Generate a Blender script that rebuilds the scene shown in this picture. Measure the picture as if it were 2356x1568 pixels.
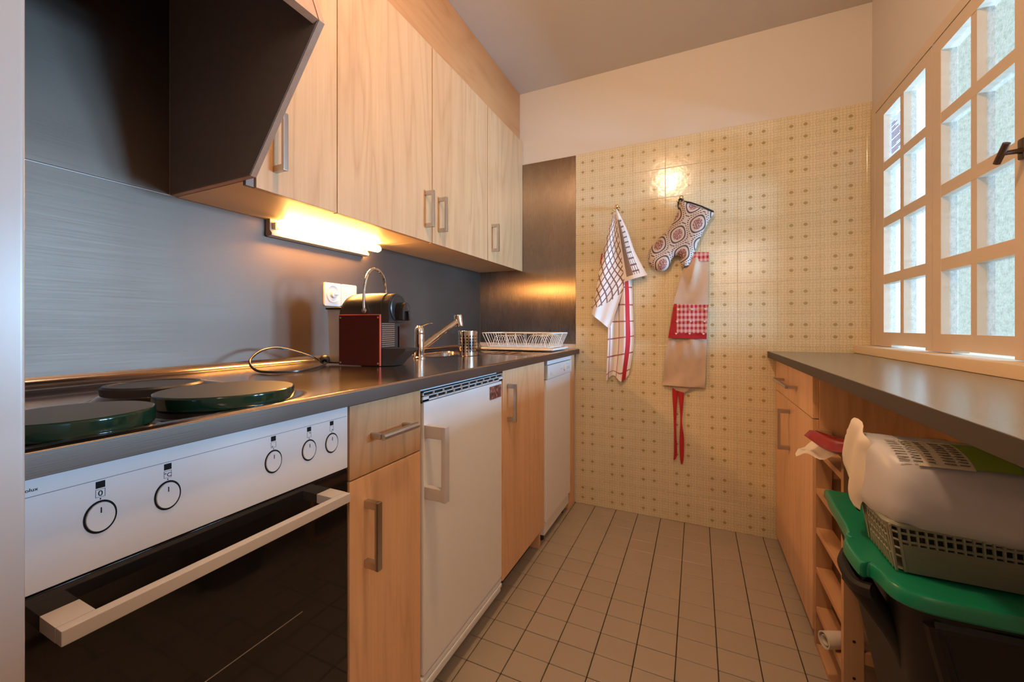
import bpy, bmesh, math, random
from mathutils import Vector, Matrix, geometry
random.seed(7)
PI = math.pi
sc = bpy.context.scene
for o in list(bpy.data.objects):
    bpy.data.objects.remove(o)
COL = sc.collection

# ------------------------------------------------------------------ camera, sky, lights, exposure
cd = bpy.data.cameras.new('camera')
cam = bpy.data.objects.new('camera', cd)
COL.objects.link(cam)
cam.location = (0, 0, 1.029)
cam.rotation_euler = (PI / 2, 0, math.radians(24.72))
cd.sensor_fit = 'HORIZONTAL'
cd.sensor_width = 36
cd.lens = 924.3 / 2356 * 36
cd.shift_y = -(784 - 750.75) / 2356
cd.clip_start = 0.01
sc.camera = cam

world = bpy.data.worlds.new('sky')
sc.world = world
world.use_nodes = True
wn = world.node_tree.nodes
wn['Background'].inputs[0].default_value = (0.88, 0.96, 0.80, 1)
wn['Background'].inputs[1].default_value = 0.66

def light(name, kind, loc, power, col, rot=(0, 0, 0), **kw):
    d = bpy.data.lights.new(name, kind)
    d.energy = power
    d.color = col
    for k, v in kw.items():
        setattr(d, k, v)
    o = bpy.data.objects.new(name, d)
    COL.objects.link(o)
    o.location = loc
    o.rotation_euler = rot
    return o

# daylight outside the window, low open sky beside the house
light('window_daylight', 'AREA', (3.0, 1.75, 1.22), 540, (0.34, 0.61, 1.0), (0, PI / 2, 0), shape='RECTANGLE', size=.56, size_y=1.1)
# warm ceiling lamp in the middle of the kitchen
light('ceiling_lamp_light', 'POINT', (-0.22, 0.66, 2.36), 36, (1.0, 0.64, 0.36), shadow_soft_size=0.055)
# added warm fill from behind the camera, no lamp known there
light('hall_fill_light', 'POINT', (0.48, -1.0, 1.75), 25, (1.0, 0.72, 0.54), shadow_soft_size=0.35)

sc.view_settings.view_transform = 'Standard'
sc.view_settings.look = 'None'
sc.view_settings.exposure = 0.12
sc.view_settings.gamma = 1.0
sc.view_settings.use_curve_mapping = False
try:
    sc.cycles.use_denoising = True
    sc.cycles.sample_clamp_indirect = 6.0
    sc.cycles.max_bounces = 10
    sc.cycles.caustics_reflective = True
    sc.cycles.blur_glossy = 1.0
    sc.cycles.caustics_refractive = False
except Exception:
    pass

# ------------------------------------------------------------------ helpers: objects
ORG = {}
def tag(o, label=None, cat=None, group=None, kind=None):
    if label: o['label'] = label
    if cat: o['category'] = cat
    if group: o['group'] = group
    if kind: o['kind'] = kind
    return o

def empty(name, loc, label=None, cat=None, group=None, kind=None):
    o = bpy.data.objects.new(name, None)
    COL.objects.link(o)
    o.location = loc
    o.empty_display_size = 0.05
    ORG[o.name] = Vector(loc)
    return tag(o, label, cat, group, kind)

def to_mesh(name, bm, m, smooth=35):
    me = bpy.data.meshes.new(name)
    bmesh.ops.remove_doubles(bm, verts=bm.verts, dist=1e-6)
    bm.to_mesh(me)
    bm.free()
    for mm in (m if isinstance(m, (list, tuple)) else [m]):
        me.materials.append(mm)
    if smooth:
        for p in me.polygons: p.use_smooth = True
        me.set_sharp_from_angle(angle=math.radians(smooth))
    me.update()
    return me

def obj(name, bm, m, parent=None, loc=None, smooth=35, label=None, cat=None, group=None, kind=None):
    """bm holds world coordinates; loc is the object's origin"""
    if loc is None:
        loc = ORG[parent.name] if parent is not None else Vector((0, 0, 0))
    loc = Vector(loc)
    bmesh.ops.translate(bm, verts=bm.verts, vec=-loc)
    o = bpy.data.objects.new(name, to_mesh(name, bm, m, smooth))
    COL.objects.link(o)
    ORG[o.name] = loc
    if parent is not None:
        o.parent = parent
        o.location = loc - ORG[parent.name]
    else:
        o.location = loc
    if smooth:
        wn_ = o.modifiers.new('weighted_normal', 'WEIGHTED_NORMAL'); wn_.keep_sharp = True
    return tag(o, label, cat, group, kind)

# ------------------------------------------------------------------ helpers: shapes
def new(): return bmesh.new()

def join(bm, tmp, mat=None):
    if mat is not None:
        bmesh.ops.transform(tmp, matrix=mat, verts=tmp.verts)
    me = bpy.data.meshes.new('tmp')
    tmp.to_mesh(me); tmp.free()
    bm.from_mesh(me)
    bpy.data.meshes.remove(me)
    return bm

def box(x0, x1, y0, y1, z0, z1, bev=0.0, bm=None, seg=2, mat=None):
    t = new()
    bmesh.ops.create_cube(t, size=1)
    bmesh.ops.scale(t, vec=(abs(x1 - x0), abs(y1 - y0), abs(z1 - z0)), verts=t.verts)
    bmesh.ops.translate(t, vec=((x0 + x1) / 2, (y0 + y1) / 2, (z0 + z1) / 2), verts=t.verts)
    if bev:
        bmesh.ops.bevel(t, geom=list(t.edges), offset=bev, segments=seg, affect='EDGES', profile=0.5)
    return join(bm if bm is not None else new(), t, mat)

AX = {'Z': Matrix.Identity(4), 'X': Matrix.Rotation(PI / 2, 4, 'Y'), 'Y': Matrix.Rotation(-PI / 2, 4, 'X')}
def lathe(prof, c=(0, 0, 0), axis='Z', n=40, bm=None, mat=None, sx=1.0, sy=1.0):
    """prof: list of (r, h) from bottom to top; ends with r=0 close"""
    t = new()
    rings = []
    for r, h in prof:
        if r < 1e-7:
            rings.append([t.verts.new((0, 0, h))])
        else:
            rings.append([t.verts.new((r * math.cos(2 * PI * i / n) * sx, r * math.sin(2 * PI * i / n) * sy, h)) for i in range(n)])
    for A, B in zip(rings, rings[1:]):
        if len(A) == 1 and len(B) == 1: continue
        for i in range(n):
            j = (i + 1) % n
            if len(A) == 1: t.faces.new((A[0], B[j], B[i])[::-1] if False else (A[0], B[j], B[i]))
            elif len(B) == 1: t.faces.new((A[i], A[j], B[0]))
            else: t.faces.new((A[i], A[j], B[j], B[i]))
    bmesh.ops.recalc_face_normals(t, faces=t.faces)
    M = Matrix.Translation(c) @ (AX[axis] if isinstance(axis, str) else axis)
    bmesh.ops.transform(t, matrix=M, verts=t.verts)
    return join(bm if bm is not None else new(), t, mat)

def cyl(c, r, h, axis='Z', n=32, bev=0.0, bm=None, mat=None, sx=1.0, sy=1.0):
    b = min(bev, r * .9, h * .45)
    if b: p = [(0, 0), (r - b, 0), (r - b * .3, b * .3), (r, b), (r, h - b), (r - b * .3, h - b * .3), (r - b, h), (0, h)]
    else: p = [(0, 0), (r, 0), (r, h), (0, h)]
    return lathe(p, c, axis, n, bm, mat, sx, sy)

def aim(d):
    return Vector(d).to_track_quat('Z', 'Y').to_matrix().to_4x4()

def rod(p, q, r, n=10, bm=None, r2=None):
    p, q = Vector(p), Vector(q)
    L = (q - p).length
    return lathe([(0, 0), (r, 0), (r if r2 is None else r2, L), (0, L)], p, aim(q - p), n, bm)

def smooth_path(pts, n=8, closed=False):
    P = [Vector(p) for p in pts]
    out = []
    m = len(P)
    rng = range(m if closed else m - 1)
    for i in rng:
        p0 = P[(i - 1) % m] if (closed or i > 0) else P[0]
        p1, p2 = P[i], P[(i + 1) % m]
        p3 = P[(i + 2) % m] if (closed or i + 2 < m) else P[-1]
        for k in range(n):
            t = k / n
            out.append(0.5 * ((2 * p1) + (-p0 + p2) * t + (2 * p0 - 5 * p1 + 4 * p2 - p3) * t * t + (-p0 + 3 * p1 - 3 * p2 + p3) * t ** 3))
    if not closed: out.append(P[-1].copy())
    return out

def tube(pts, r, n=8, closed=False, bm=None, flat=1.0):
    P = [Vector(p) for p in pts]
    t = new()
    rings = []
    m = len(P)
    up = None
    for i in range(m):
        if closed: d = P[(i + 1) % m] - P[i - 1]
        else: d = P[min(i + 1, m - 1)] - P[max(i - 1, 0)]
        d.normalize()
        if up is None:
            up = Vector((0, 0, 1)) if abs(d.z) < .9 else Vector((1, 0, 0))
        side = d.cross(up)
        if side.length < 1e-6: side = d.orthogonal()
        side.normalize()
        up = side.cross(d).normalized()
        rr = r[i] if isinstance(r, (list, tuple)) else r
        rings.append([t.verts.new(P[i] + side * rr * math.cos(2 * PI * k / n) + up * rr * flat * math.sin(2 * PI * k / n)) for k in range(n)])
    for i in range(m if closed else m - 1):
        A, B = rings[i], rings[(i + 1) % m]
        for k in range(n):
            t.faces.new((A[k], A[(k + 1) % n], B[(k + 1) % n], B[k]))
    if not closed:
        t.faces.new(rings[0][::-1]); t.faces.new(rings[-1])
    bmesh.ops.recalc_face_normals(t, faces=t.faces)
    return join(bm if bm is not None else new(), t)

def prism(poly, a0, a1, plane='XZ', bm=None, bev=0.0):
    """poly in the named plane, extruded along the remaining axis from a0 to a1"""
    def P(u, v, a):
        return {'XZ': (u, a, v), 'XY': (u, v, a), 'YZ': (a, u, v)}[plane]
    t = new()
    A = [t.verts.new(P(u, v, a0)) for u, v in poly]
    B = [t.verts.new(P(u, v, a1)) for u, v in poly]
    t.faces.new(A); t.faces.new(B[::-1])
    n = len(poly)
    for i in range(n):
        t.faces.new((A[i], B[i], B[(i + 1) % n], A[(i + 1) % n]))
    bmesh.ops.recalc_face_normals(t, faces=t.faces)
    if bev:
        bmesh.ops.bevel(t, geom=list(t.edges), offset=bev, segments=2, affect='EDGES', profile=0.5)
    return join(bm if bm is not None else new(), t)

def rrect(x0, x1, y0, y1, r, n=6):
    out = []
    for cx, cy, a in ((x1 - r, y1 - r, 0), (x0 + r, y1 - r, PI / 2), (x0 + r, y0 + r, PI), (x1 - r, y0 + r, 1.5 * PI)):
        for k in range(n + 1):
            t = a + PI / 2 * k / n
            out.append((cx + r * math.cos(t), cy + r * math.sin(t)))
    return out

def loft(loops, bm=None, cap0=True, cap1=True):
    t = new()
    R = [[t.verts.new(p) for p in L] for L in loops]
    n = len(R[0])
    for A, B in zip(R, R[1:]):
        for i in range(n):
            t.faces.new((A[i], A[(i + 1) % n], B[(i + 1) % n], B[i]))
    if cap0: t.faces.new(R[0][::-1])
    if cap1: t.faces.new(R[-1])
    bmesh.ops.recalc_face_normals(t, faces=t.faces)
    return join(bm if bm is not None else new(), t)

def resample(poly, step):
    out = []
    n = len(poly)
    for i in range(n):
        a, b = Vector(poly[i]), Vector(poly[(i + 1) % n])
        k = max(1, int((b - a).length / step))
        out += [a.lerp(b, j / k) for j in range(k)]
    return out

def pdist(p, poly):
    best = 9
    n = len(poly)
    for i in range(n):
        a, b = poly[i], poly[(i + 1) % n]
        ab = b - a
        t = max(0, min(1, (p - a).dot(ab) / max(ab.length_squared, 1e-12)))
        best = min(best, (p - (a + ab * t)).length)
    return best

def inside(p, poly):
    c = False
    n = len(poly)
    j = n - 1
    for i in range(n):
        a, b = poly[i], poly[j]
        if (a.y > p.y) != (b.y > p.y) and p.x < (b.x - a.x) * (p.y - a.y) / (b.y - a.y) + a.x:
            c = not c
        j = i
    return c

def pillow(poly, fpos, step, front, back, w, curve=True, uvscale=1.0, bm=None):
    """outline in 2-D, filled; front / back thickness grows from 0 at the outline over width w; fpos(u, v, d) -> 3-D point"""
    if curve:
        poly = [(p.x, p.y) for p in smooth_path([(x, y, 0) for x, y in poly], 4, True)]
    bd = resample(poly, step)
    xs = [p.x for p in bd]; ys = [p.y for p in bd]
    pts = list(bd)
    y = min(ys) + step * .5
    row = 0
    while y < max(ys):
        x = min(xs) + (step * .5 if row % 2 else step * .25)
        while x < max(xs):
            p = Vector((x, y))
            if inside(p, bd) and pdist(p, bd) > step * .55: pts.append(p)
            x += step
        y += step * .87
        row += 1
    nb = len(bd)
    res = geometry.delaunay_2d_cdt([Vector((p.x, p.y)) for p in pts], [(i, (i + 1) % nb) for i in range(nb)], [], 1, 1e-6)
    V, F = res[0], res[2]
    t = new()
    uv = t.loops.layers.uv.new('UVMap')
    D = [pdist(Vector((v.x, v.y)), bd) for v in V]
    prof = [math.sqrt(max(0, 1 - (1 - min(1, d / w)) ** 2)) for d in D]
    prof = [0 if d < 1e-5 else q for d, q in zip(D, prof)]
    def layer(s, flip):
        vs = [t.verts.new(fpos(v.x, v.y, q * s)) for v, q in zip(V, prof)]
        for f in F:
            idx = list(f)[::-1] if flip else list(f)
            try: fa = t.faces.new([vs[i] for i in idx])
            except ValueError: continue
            for l, i in zip(fa.loops, idx): l[uv].uv = (V[i].x * uvscale, V[i].y * uvscale)
    layer(front, False)
    if back is not None: layer(-back, True)
    bmesh.ops.remove_doubles(t, verts=t.verts, dist=1e-5)
    bmesh.ops.recalc_face_normals(t, faces=t.faces)
    return join(bm if bm is not None else new(), t)

def cloth_patch(L, R, fy, ns=14, nt=40, bm=None, uo=0.0, us=1.0, thick=0.0025):
    """cloth hanging between a left and a right curve, both [(x, z)...]; fy(s, t) gives depth; UV = (s, t)"""
    Lp = smooth_path([(x, z, 0) for x, z in L], 8); Rp = smooth_path([(x, z, 0) for x, z in R], 8)
    def samp(P, t):
        f = t * (len(P) - 1); i = min(int(f), len(P) - 2)
        return P[i].lerp(P[i + 1], f - i)
    t_ = new()
    uv = t_.loops.layers.uv.new('UVMap')
    G = {}
    for side in (0, 1):
        for j in range(nt + 1):
            for i in range(ns + 1):
                s, t = i / ns, j / nt
                p = samp(Lp, t).lerp(samp(Rp, t), s)
                G[side, i, j] = t_.verts.new((p.x, fy(s, t) + side * thick, p.y))
    def face(ids, st):
        try: f = t_.faces.new([G[k] for k in ids])
        except ValueError: return
        for l, (s, t) in zip(f.loops, st): l[uv].uv = (uo + s * us, t)
    for j in range(nt):
        for i in range(ns):
            q = [(i, j), (i + 1, j), (i + 1, j + 1), (i, j + 1)]
            st = [(a / ns, b / nt) for a, b in q]
            face([(0, a, b) for a, b in q], st)
            face([(1, a, b) for a, b in q[::-1]], st[::-1])
    for j in range(nt):
        for i in (0, ns):
            q = [(0, i, j), (1, i, j), (1, i, j + 1), (0, i, j + 1)]
            face(q, [(i / ns, j / nt)] * 4)
    for i in range(ns):
        for j in (0, nt):
            face([(0, i, j), (1, i, j), (1, i + 1, j), (0, i + 1, j)], [(i / ns, j / nt)] * 4)
    bmesh.ops.recalc_face_normals(t_, faces=t_.faces)
    return join(bm if bm is not None else new(), t_)

def text(name, s, size, m, parent, P, xdir, updir, depth=0.0003, align='LEFT'):
    cu = bpy.data.curves.new(name, 'FONT')
    cu.body = s; cu.size = size; cu.extrude = depth; cu.align_x = align
    tmp = bpy.data.objects.new(name, cu)
    COL.objects.link(tmp)
    me = bpy.data.meshes.new_from_object(tmp.evaluated_get(bpy.context.evaluated_depsgraph_get()))
    bpy.data.objects.remove(tmp)
    X = Vector(xdir).normalized(); U = Vector(updir).normalized(); N = X.cross(U)
    M = Matrix.Translation(P) @ Matrix((X, U, N)).transposed().to_4x4()
    b = new(); b.from_mesh(me); bpy.data.meshes.remove(me)
    bmesh.ops.transform(b, matrix=M, verts=b.verts)
    return obj(name, b, m, parent, smooth=0)

# ------------------------------------------------------------------ helpers: materials
class NT:
    def __init__(s, name):
        s.m = bpy.data.materials.new(name); s.m.use_nodes = True
        s.t = s.m.node_tree; s.n = s.t.nodes; s.l = s.t.links
        s.b = s.n['Principled BSDF']; s.out = s.n['Material Output']
    def add(s, kind, **kw):
        n = s.n.new(kind)
        for k, v in kw.items(): setattr(n, k, v)
        return n
    def link(s, a, b): s.l.new(a, b)
    def val(s, sock, v):
        if hasattr(v, 'is_linked') or hasattr(v, 'links'): s.link(v, sock)
        else: sock.default_value = v
    def math(s, op, a, b=None, c=None, clamp=False):
        n = s.add('ShaderNodeMath', operation=op); n.use_clamp = clamp
        s.val(n.inputs[0], a)
        if b is not None: s.val(n.inputs[1], b)
        if c is not None: s.val(n.inputs[2], c)
        return n.outputs[0]
    def mix(s, f, a, b):
        n = s.add('ShaderNodeMix', data_type='RGBA')
        s.val(n.inputs[0], f)
        for i, v in ((6, a), (7, b)):
            if isinstance(v, tuple): n.inputs[i].default_value = v if len(v) == 4 else (*v, 1)
            else: s.link(v, n.inputs[i])
        return n.outputs[2]
    def coord(s, kind='Object', scale=(1, 1, 1), rand=0.0, loc=(0, 0, 0), rot=(0, 0, 0)):
        tc = s.add('ShaderNodeTexCoord'); mp = s.add('ShaderNodeMapping')
        mp.inputs['Scale'].default_value = scale; mp.inputs['Location'].default_value = loc; mp.inputs['Rotation'].default_value = rot
        src = tc.outputs[kind]
        if rand:
            oi = s.add('ShaderNodeObjectInfo')
            va = s.add('ShaderNodeVectorMath', operation='MULTIPLY_ADD')
            cx = s.add('ShaderNodeCombineXYZ')
            for i in range(3): s.link(oi.outputs['Random'], cx.inputs[i])
            s.link(cx.outputs[0], va.inputs[0]); va.inputs[1].default_value = (rand, rand * 1.7, rand * .6); s.link(src, va.inputs[2])
            src = va.outputs[0]
        s.link(src, mp.inputs['Vector'])
        return mp.outputs[0]
    def noise(s, vec, scale, detail=3, rough=.55, dist=0.0):
        n = s.add('ShaderNodeTexNoise'); s.link(vec, n.inputs['Vector'])
        n.inputs['Scale'].default_value = scale; n.inputs['Detail'].default_value = detail
        n.inputs['Roughness'].default_value = rough; n.inputs['Distortion'].default_value = dist
        return n.outputs['Fac']
    def ramp(s, f, stops):
        n = s.add('ShaderNodeValToRGB'); s.link(f, n.inputs[0])
        e = n.color_ramp.elements
        while len(e) < len(stops): e.new(.5)
        for q, (p, c) in zip(e, stops): q.position = p; q.color = (*c, 1) if len(c) == 3 else c
        return n.outputs[0]
    def bump(s, h, strength, dist=.002):
        n = s.add('ShaderNodeBump'); n.inputs['Strength'].default_value = strength; n.inputs['Distance'].default_value = dist
        s.link(h, n.inputs['Height']); s.link(n.outputs[0], s.b.inputs['Normal'])
        return n
    def set(s, color=None, rough=None, metal=None, **kw):
        if color is not None:
            if isinstance(color, tuple): s.b.inputs['Base Color'].default_value = (*color, 1)
            else: s.link(color, s.b.inputs['Base Color'])
        if rough is not None: s.val(s.b.inputs['Roughness'], rough)
        if metal is not None: s.b.inputs['Metallic'].default_value = metal
        for k, v in kw.items(): s.val(s.b.inputs[k.replace('_', ' ')], v)
        return s.m

def plain(name, col, rough=.5, metal=0.0, var=.06, nscale=30, bump=0.0, bscale=200, **kw):
    """a base colour with slight noise variation"""
    t = NT(name)
    v = t.coord('Object')
    f = t.noise(v, nscale, 3)
    c = t.mix(f, tuple(x * (1 - var) for x in col), tuple(min(1, x * (1 + var)) for x in col))
    t.set(c, rough, metal, **kw)
    if bump: t.bump(t.noise(v, bscale, 2), bump)
    return t.m

def wood(name, axis, light_c, dark_c, rough=.42, rand=3.0, fine=1.0):
    """veneer: cathedral bands along the axis with fine pores"""
    t = NT(name)
    def sc_(a, along, across): return tuple(along if i == 'XYZ'.index(a) else across for i in range(3))
    v = t.coord('Object', sc_(axis, .36, 3.4), rand)
    f1 = t.noise(v, 1.5, 2, .5, .6)
    bands = t.math('FRACT', t.math('MULTIPLY', f1, 9.0))
    tri = t.math('ABSOLUTE', t.math('SUBTRACT', bands, .5))
    tri = t.math('MULTIPLY', tri, 2.0)
    v2 = t.coord('Object', sc_(axis, 4, 130 * fine), rand)
    f2 = t.noise(v2, 1.0, 4, .65)
    v3 = t.coord('Object', sc_(axis, .8, 14), rand)
    f3 = t.noise(v3, 1.0, 3, .6)
    k = t.math('ADD', t.math('MULTIPLY', t.math('POWER', tri, 3.0), .24), t.math('ADD', t.math('MULTIPLY', f2, .55), t.math('MULTIPLY', f3, .62)))
    c = t.ramp(t.math('SUBTRACT', k, .22), [(.12, light_c), (.45, tuple((a * .6 + b * .4) for a, b in zip(light_c, dark_c))), (.85, dark_c)])
    t.set(c, rough)
    t.bump(f2, .06, .001)
    return t.m

def steel(name, col, rough, axis='Y', aniso=.0, streak=.25, rot=0.0, dirt=.12):
    t = NT(name)
    def sc_(a, along, across): return tuple(along if i == 'XYZ'.index(a) else across for i in range(3))
    f = t.noise(t.coord('Object', sc_(axis, 6, 600)), 1.0, 3, .6)
    g = t.noise(t.coord('Object'), 4.0, 4, .6)
    c = t.mix(g, tuple(x * (1 - dirt) for x in col), tuple(min(1, x * (1 + dirt)) for x in col))
    t.set(c, t.math('ADD', t.math('MULTIPLY', f, .12), t.math('ADD', t.math('MULTIPLY', g, .10), rough - .11)), 1.0)
    t.bump(f, streak, .0006)
    if aniso:
        t.b.inputs['Anisotropic'].default_value = aniso
        t.b.inputs['Anisotropic Rotation'].default_value = rot
        tg = t.add('ShaderNodeTangent', direction_type='RADIAL', axis='Z')
        t.link(tg.outputs[0], t.b.inputs['Tangent'])
    return t.m

LW, DW = (.575, .348, .180), (.38, .198, .088)
M = {}
M['wood'] = wood('veneer_upright', 'Z', LW, DW)
M['wood_y'] = wood('veneer_lengthwise', 'Y', (.48, .232, .092), (.33, .145, .052), rand=1.0)
M['wood_low_lit'] = wood('veneer_lower_lit', 'Z', (.84, .51, .285), (.58, .315, .155))  # same veneer, colour brightened in place of light on the lower fronts
M['wood_edge'] = wood('veneer_edge', 'Z', (.42, .25, .16), (.32, .17, .10))
M['board'] = plain('shelf_underside', (.56, .42, .27), .5, var=.05, nscale=8)
M['pine'] = wood('pine_slat', 'Y', (.60, .34, .17), (.44, .22, .10), .55)
M['pine_z'] = wood('pine_post', 'Z', (.52, .31, .17), (.38, .20, .10), .55)
M['paint'] = plain('wall_paint', (.63, .575, .52), .75, var=.02, nscale=5, bump=.08, bscale=120)
M['ceil'] = plain('ceiling_paint', (.62, .56, .50), .8, var=.02, nscale=4)
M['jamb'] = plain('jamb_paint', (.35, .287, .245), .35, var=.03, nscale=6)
M['frame'] = plain('window_paint', (.62, .50, .38), .45, var=.03, nscale=14)
M['sill'] = plain('sill_paint', (.74, .58, .38), .42, var=.03, nscale=10)
M['grout_floor'] = plain('floor_grout', (.045, .025, .014), .9)
M['grout_wall'] = plain('wall_grout', (.80, .72, .56), .8)
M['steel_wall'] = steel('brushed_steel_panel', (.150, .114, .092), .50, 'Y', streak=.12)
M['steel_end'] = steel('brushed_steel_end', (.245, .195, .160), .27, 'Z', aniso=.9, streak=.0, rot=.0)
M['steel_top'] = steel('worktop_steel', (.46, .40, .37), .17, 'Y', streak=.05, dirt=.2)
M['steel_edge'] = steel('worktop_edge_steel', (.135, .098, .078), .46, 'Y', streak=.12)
M['chrome'] = plain('chrome', (.86, .84, .80), .06, 1.0, var=.02)
M['nickel'] = plain('satin_nickel', (.56, .53, .50), .30, 1.0, var=.03)
M['black'] = plain('black_lacquer', (.16, .135, .118), .38, var=.1)
M['black_plastic'] = plain('black_plastic', (.022, .020, .019), .34, var=.1)
M['black_gloss'] = plain('black_gloss_plastic', (.012, .011, .011), .08, var=.1)
M['glass_black'] = plain('oven_glass', (.010, .009, .009), .05, var=.1)
M['dark'] = plain('dark_gap', (.012, .011, .010), .8)
M['white_app'] = plain('white_enamel', (.70, .70, .71), .28, var=.015)
M['white_fridge'] = plain('fridge_enamel', (.84, .84, .84), .35, var=.02, bump=.03, bscale=300)
M['white_plastic'] = plain('white_plastic', (.74, .70, .64), .4, var=.02)
M['lamp_beige'] = plain('lamp_housing_beige', (.34, .30, .25), .45)
M['handle_white'] = plain('handle_grey_white', (.56, .52, .50), .42, var=.03)
M['plate_white'] = plain('socket_white', (.60, .57, .52), .35, var=.02)
M['ink'] = plain('black_print', (.006, .006, .007), .7, Specular_IOR_Level=.2)
M['notice_ink'] = plain('pale_notice_print', (.46, .43, .52), .6)
M['ink_grey'] = plain('grey_print', (.16, .19, .24), .5)
M['hob_iron'] = plain('hotplate_iron', (.016, .014, .013), .40, 0.0, var=.25)
M['cover_top'] = plain('hob_cover_top', (.036, .038, .037), .40, var=.15, nscale=14)
M['cover_rim'] = plain('hob_cover_green_rim', (.005, .020, .010), .10, var=.2)
M['red_metal'] = plain('red_anodised_panel', (.055, .009, .008), .34, .35, var=.05)
M['red_edge'] = plain('red_panel_edge', (.62, .10, .06), .3, .2)
M['smoke'] = plain('smoky_tank', (.36, .32, .30), .12, var=.04, Alpha=.55)
M['cord'] = plain('black_cord', (.02, .018, .017), .3)
M['wire'] = plain('white_coated_wire', (.80, .77, .70), .35)
M['counter'] = plain('grey_green_laminate', (.20, .185, .15), .24, var=.06, nscale=40)
M['counter_edge'] = plain('laminate_edge', (.040, .033, .024), .5, var=.06)
M['lid_green'] = plain('green_plastic', (.004, .17, .09), .30, var=.08, nscale=10)
M['bin'] = plain('bin_black_plastic', (.010, .009, .008), .5, var=.15, nscale=12, Specular_IOR_Level=.25)
M['basket'] = plain('grey_green_basket', (.22, .23, .17), .42, var=.06)
M['basket_clear'] = plain('basket_wall', (.20, .21, .16), .35, var=.06, Alpha=.8)
M['poly'] = plain('milky_plastic_film', (.52, .52, .56), .40, var=.06, nscale=9, bump=.25, bscale=14)
M['poly_end'] = plain('white_film_end', (.76, .68, .58), .35, var=.05, nscale=20, bump=.2, bscale=40)
M['label_white'] = plain('label_white', (.62, .58, .50), .4)
M['label_green'] = plain('label_green', (.22, .34, .05), .4)
M['label_ink'] = plain('label_ink', (.16, .14, .12), .5)
M['red_pack'] = plain('red_foil_pack', (.22, .016, .012), .22, var=.2, nscale=30, bump=.3, bscale=60)
M['paper'] = plain('crumpled_paper', (.68, .60, .50), .6, var=.06, bump=.3, bscale=50)
M['brass'] = plain('polished_brass', (.80, .66, .36), .10, 1.0)
M['bronze'] = plain('old_bronze', (.085, .052, .034), .38, .7, var=.2)
M['red_cloth'] = plain('red_cotton', (.40, .012, .016), .8, bump=.2, bscale=400)
M['tan_cloth'] = plain('tan_cotton', (.50, .37, .27), .85, var=.08, nscale=25, bump=.25, bscale=300)
M['navy'] = plain('navy_binding', (.012, .014, .022), .7)
M['hook_loop'] = plain('loop_maroon', (.10, .02, .015), .7)

def emission(name, col, strength):
    t = NT(name)
    t.set((1, .9, .7), .4)
    t.b.inputs['Emission Color'].default_value = (*col, 1)
    t.b.inputs['Emission Strength'].default_value = strength
    return t.m
M['tube'] = emission('lamp_tube_glow', (1.0, .47, .12), 160)
M['tube_cap'] = emission('lamp_tube_cap', (1.0, .58, .15), 5.0)

def frosted():
    """structured glass: part clear, part scattering, with a pebbled relief"""
    t = NT('frosted_glass')
    v = t.coord('Object')
    f = t.noise(v, 170, 2, .6)
    g = t.noise(v, 60, 2, .6)
    h = t.math('ADD', t.math('MULTIPLY', f, .6), t.math('MULTIPLY', g, .4))
    tr = t.add('ShaderNodeBsdfTransparent'); tl = t.add('ShaderNodeBsdfTranslucent'); gl = t.add('ShaderNodeBsdfGlossy')
    c = t.ramp(h, [(.36, (.74, .78, .74)), (.50, (.90, .93, .90)), (.64, (1, 1, 1))])
    t.link(c, tr.inputs[0]); t.link(c, tl.inputs[0]); gl.inputs['Roughness'].default_value = .15
    bp = t.add('ShaderNodeBump'); bp.inputs['Strength'].default_value = .7; bp.inputs['Distance'].default_value = .004
    t.link(h, bp.inputs['Height']); t.link(bp.outputs[0], tl.inputs['Normal']); t.link(bp.outputs[0], gl.inputs['Normal'])
    m1 = t.add('ShaderNodeMixShader'); m1.inputs[0].default_value = .022
    t.link(tr.outputs[0], m1.inputs[1]); t.link(tl.outputs[0], m1.inputs[2])
    m2 = t.add('ShaderNodeMixShader'); m2.inputs[0].default_value = .04
    t.link(m1.outputs[0], m2.inputs[1]); t.link(gl.outputs[0], m2.inputs[2])
    t.link(m2.outputs[0], t.out.inputs[0])
    return t.m
M['frosted'] = frosted()

def paper_notice():
    t = NT('backlit_paper')
    tl = t.add('ShaderNodeBsdfTranslucent'); tl.inputs[0].default_value = (.70, .64, .70, 1)
    df = t.add('ShaderNodeBsdfDiffuse'); df.inputs[0].default_value = (.60, .57, .66, 1)
    mx = t.add('ShaderNodeMixShader'); mx.inputs[0].default_value = .6
    t.link(df.outputs[0], mx.inputs[1]); t.link(tl.outputs[0], mx.inputs[2]); t.link(mx.outputs[0], t.out.inputs[0])
    return t.m
M['notice'] = paper_notice()

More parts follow.
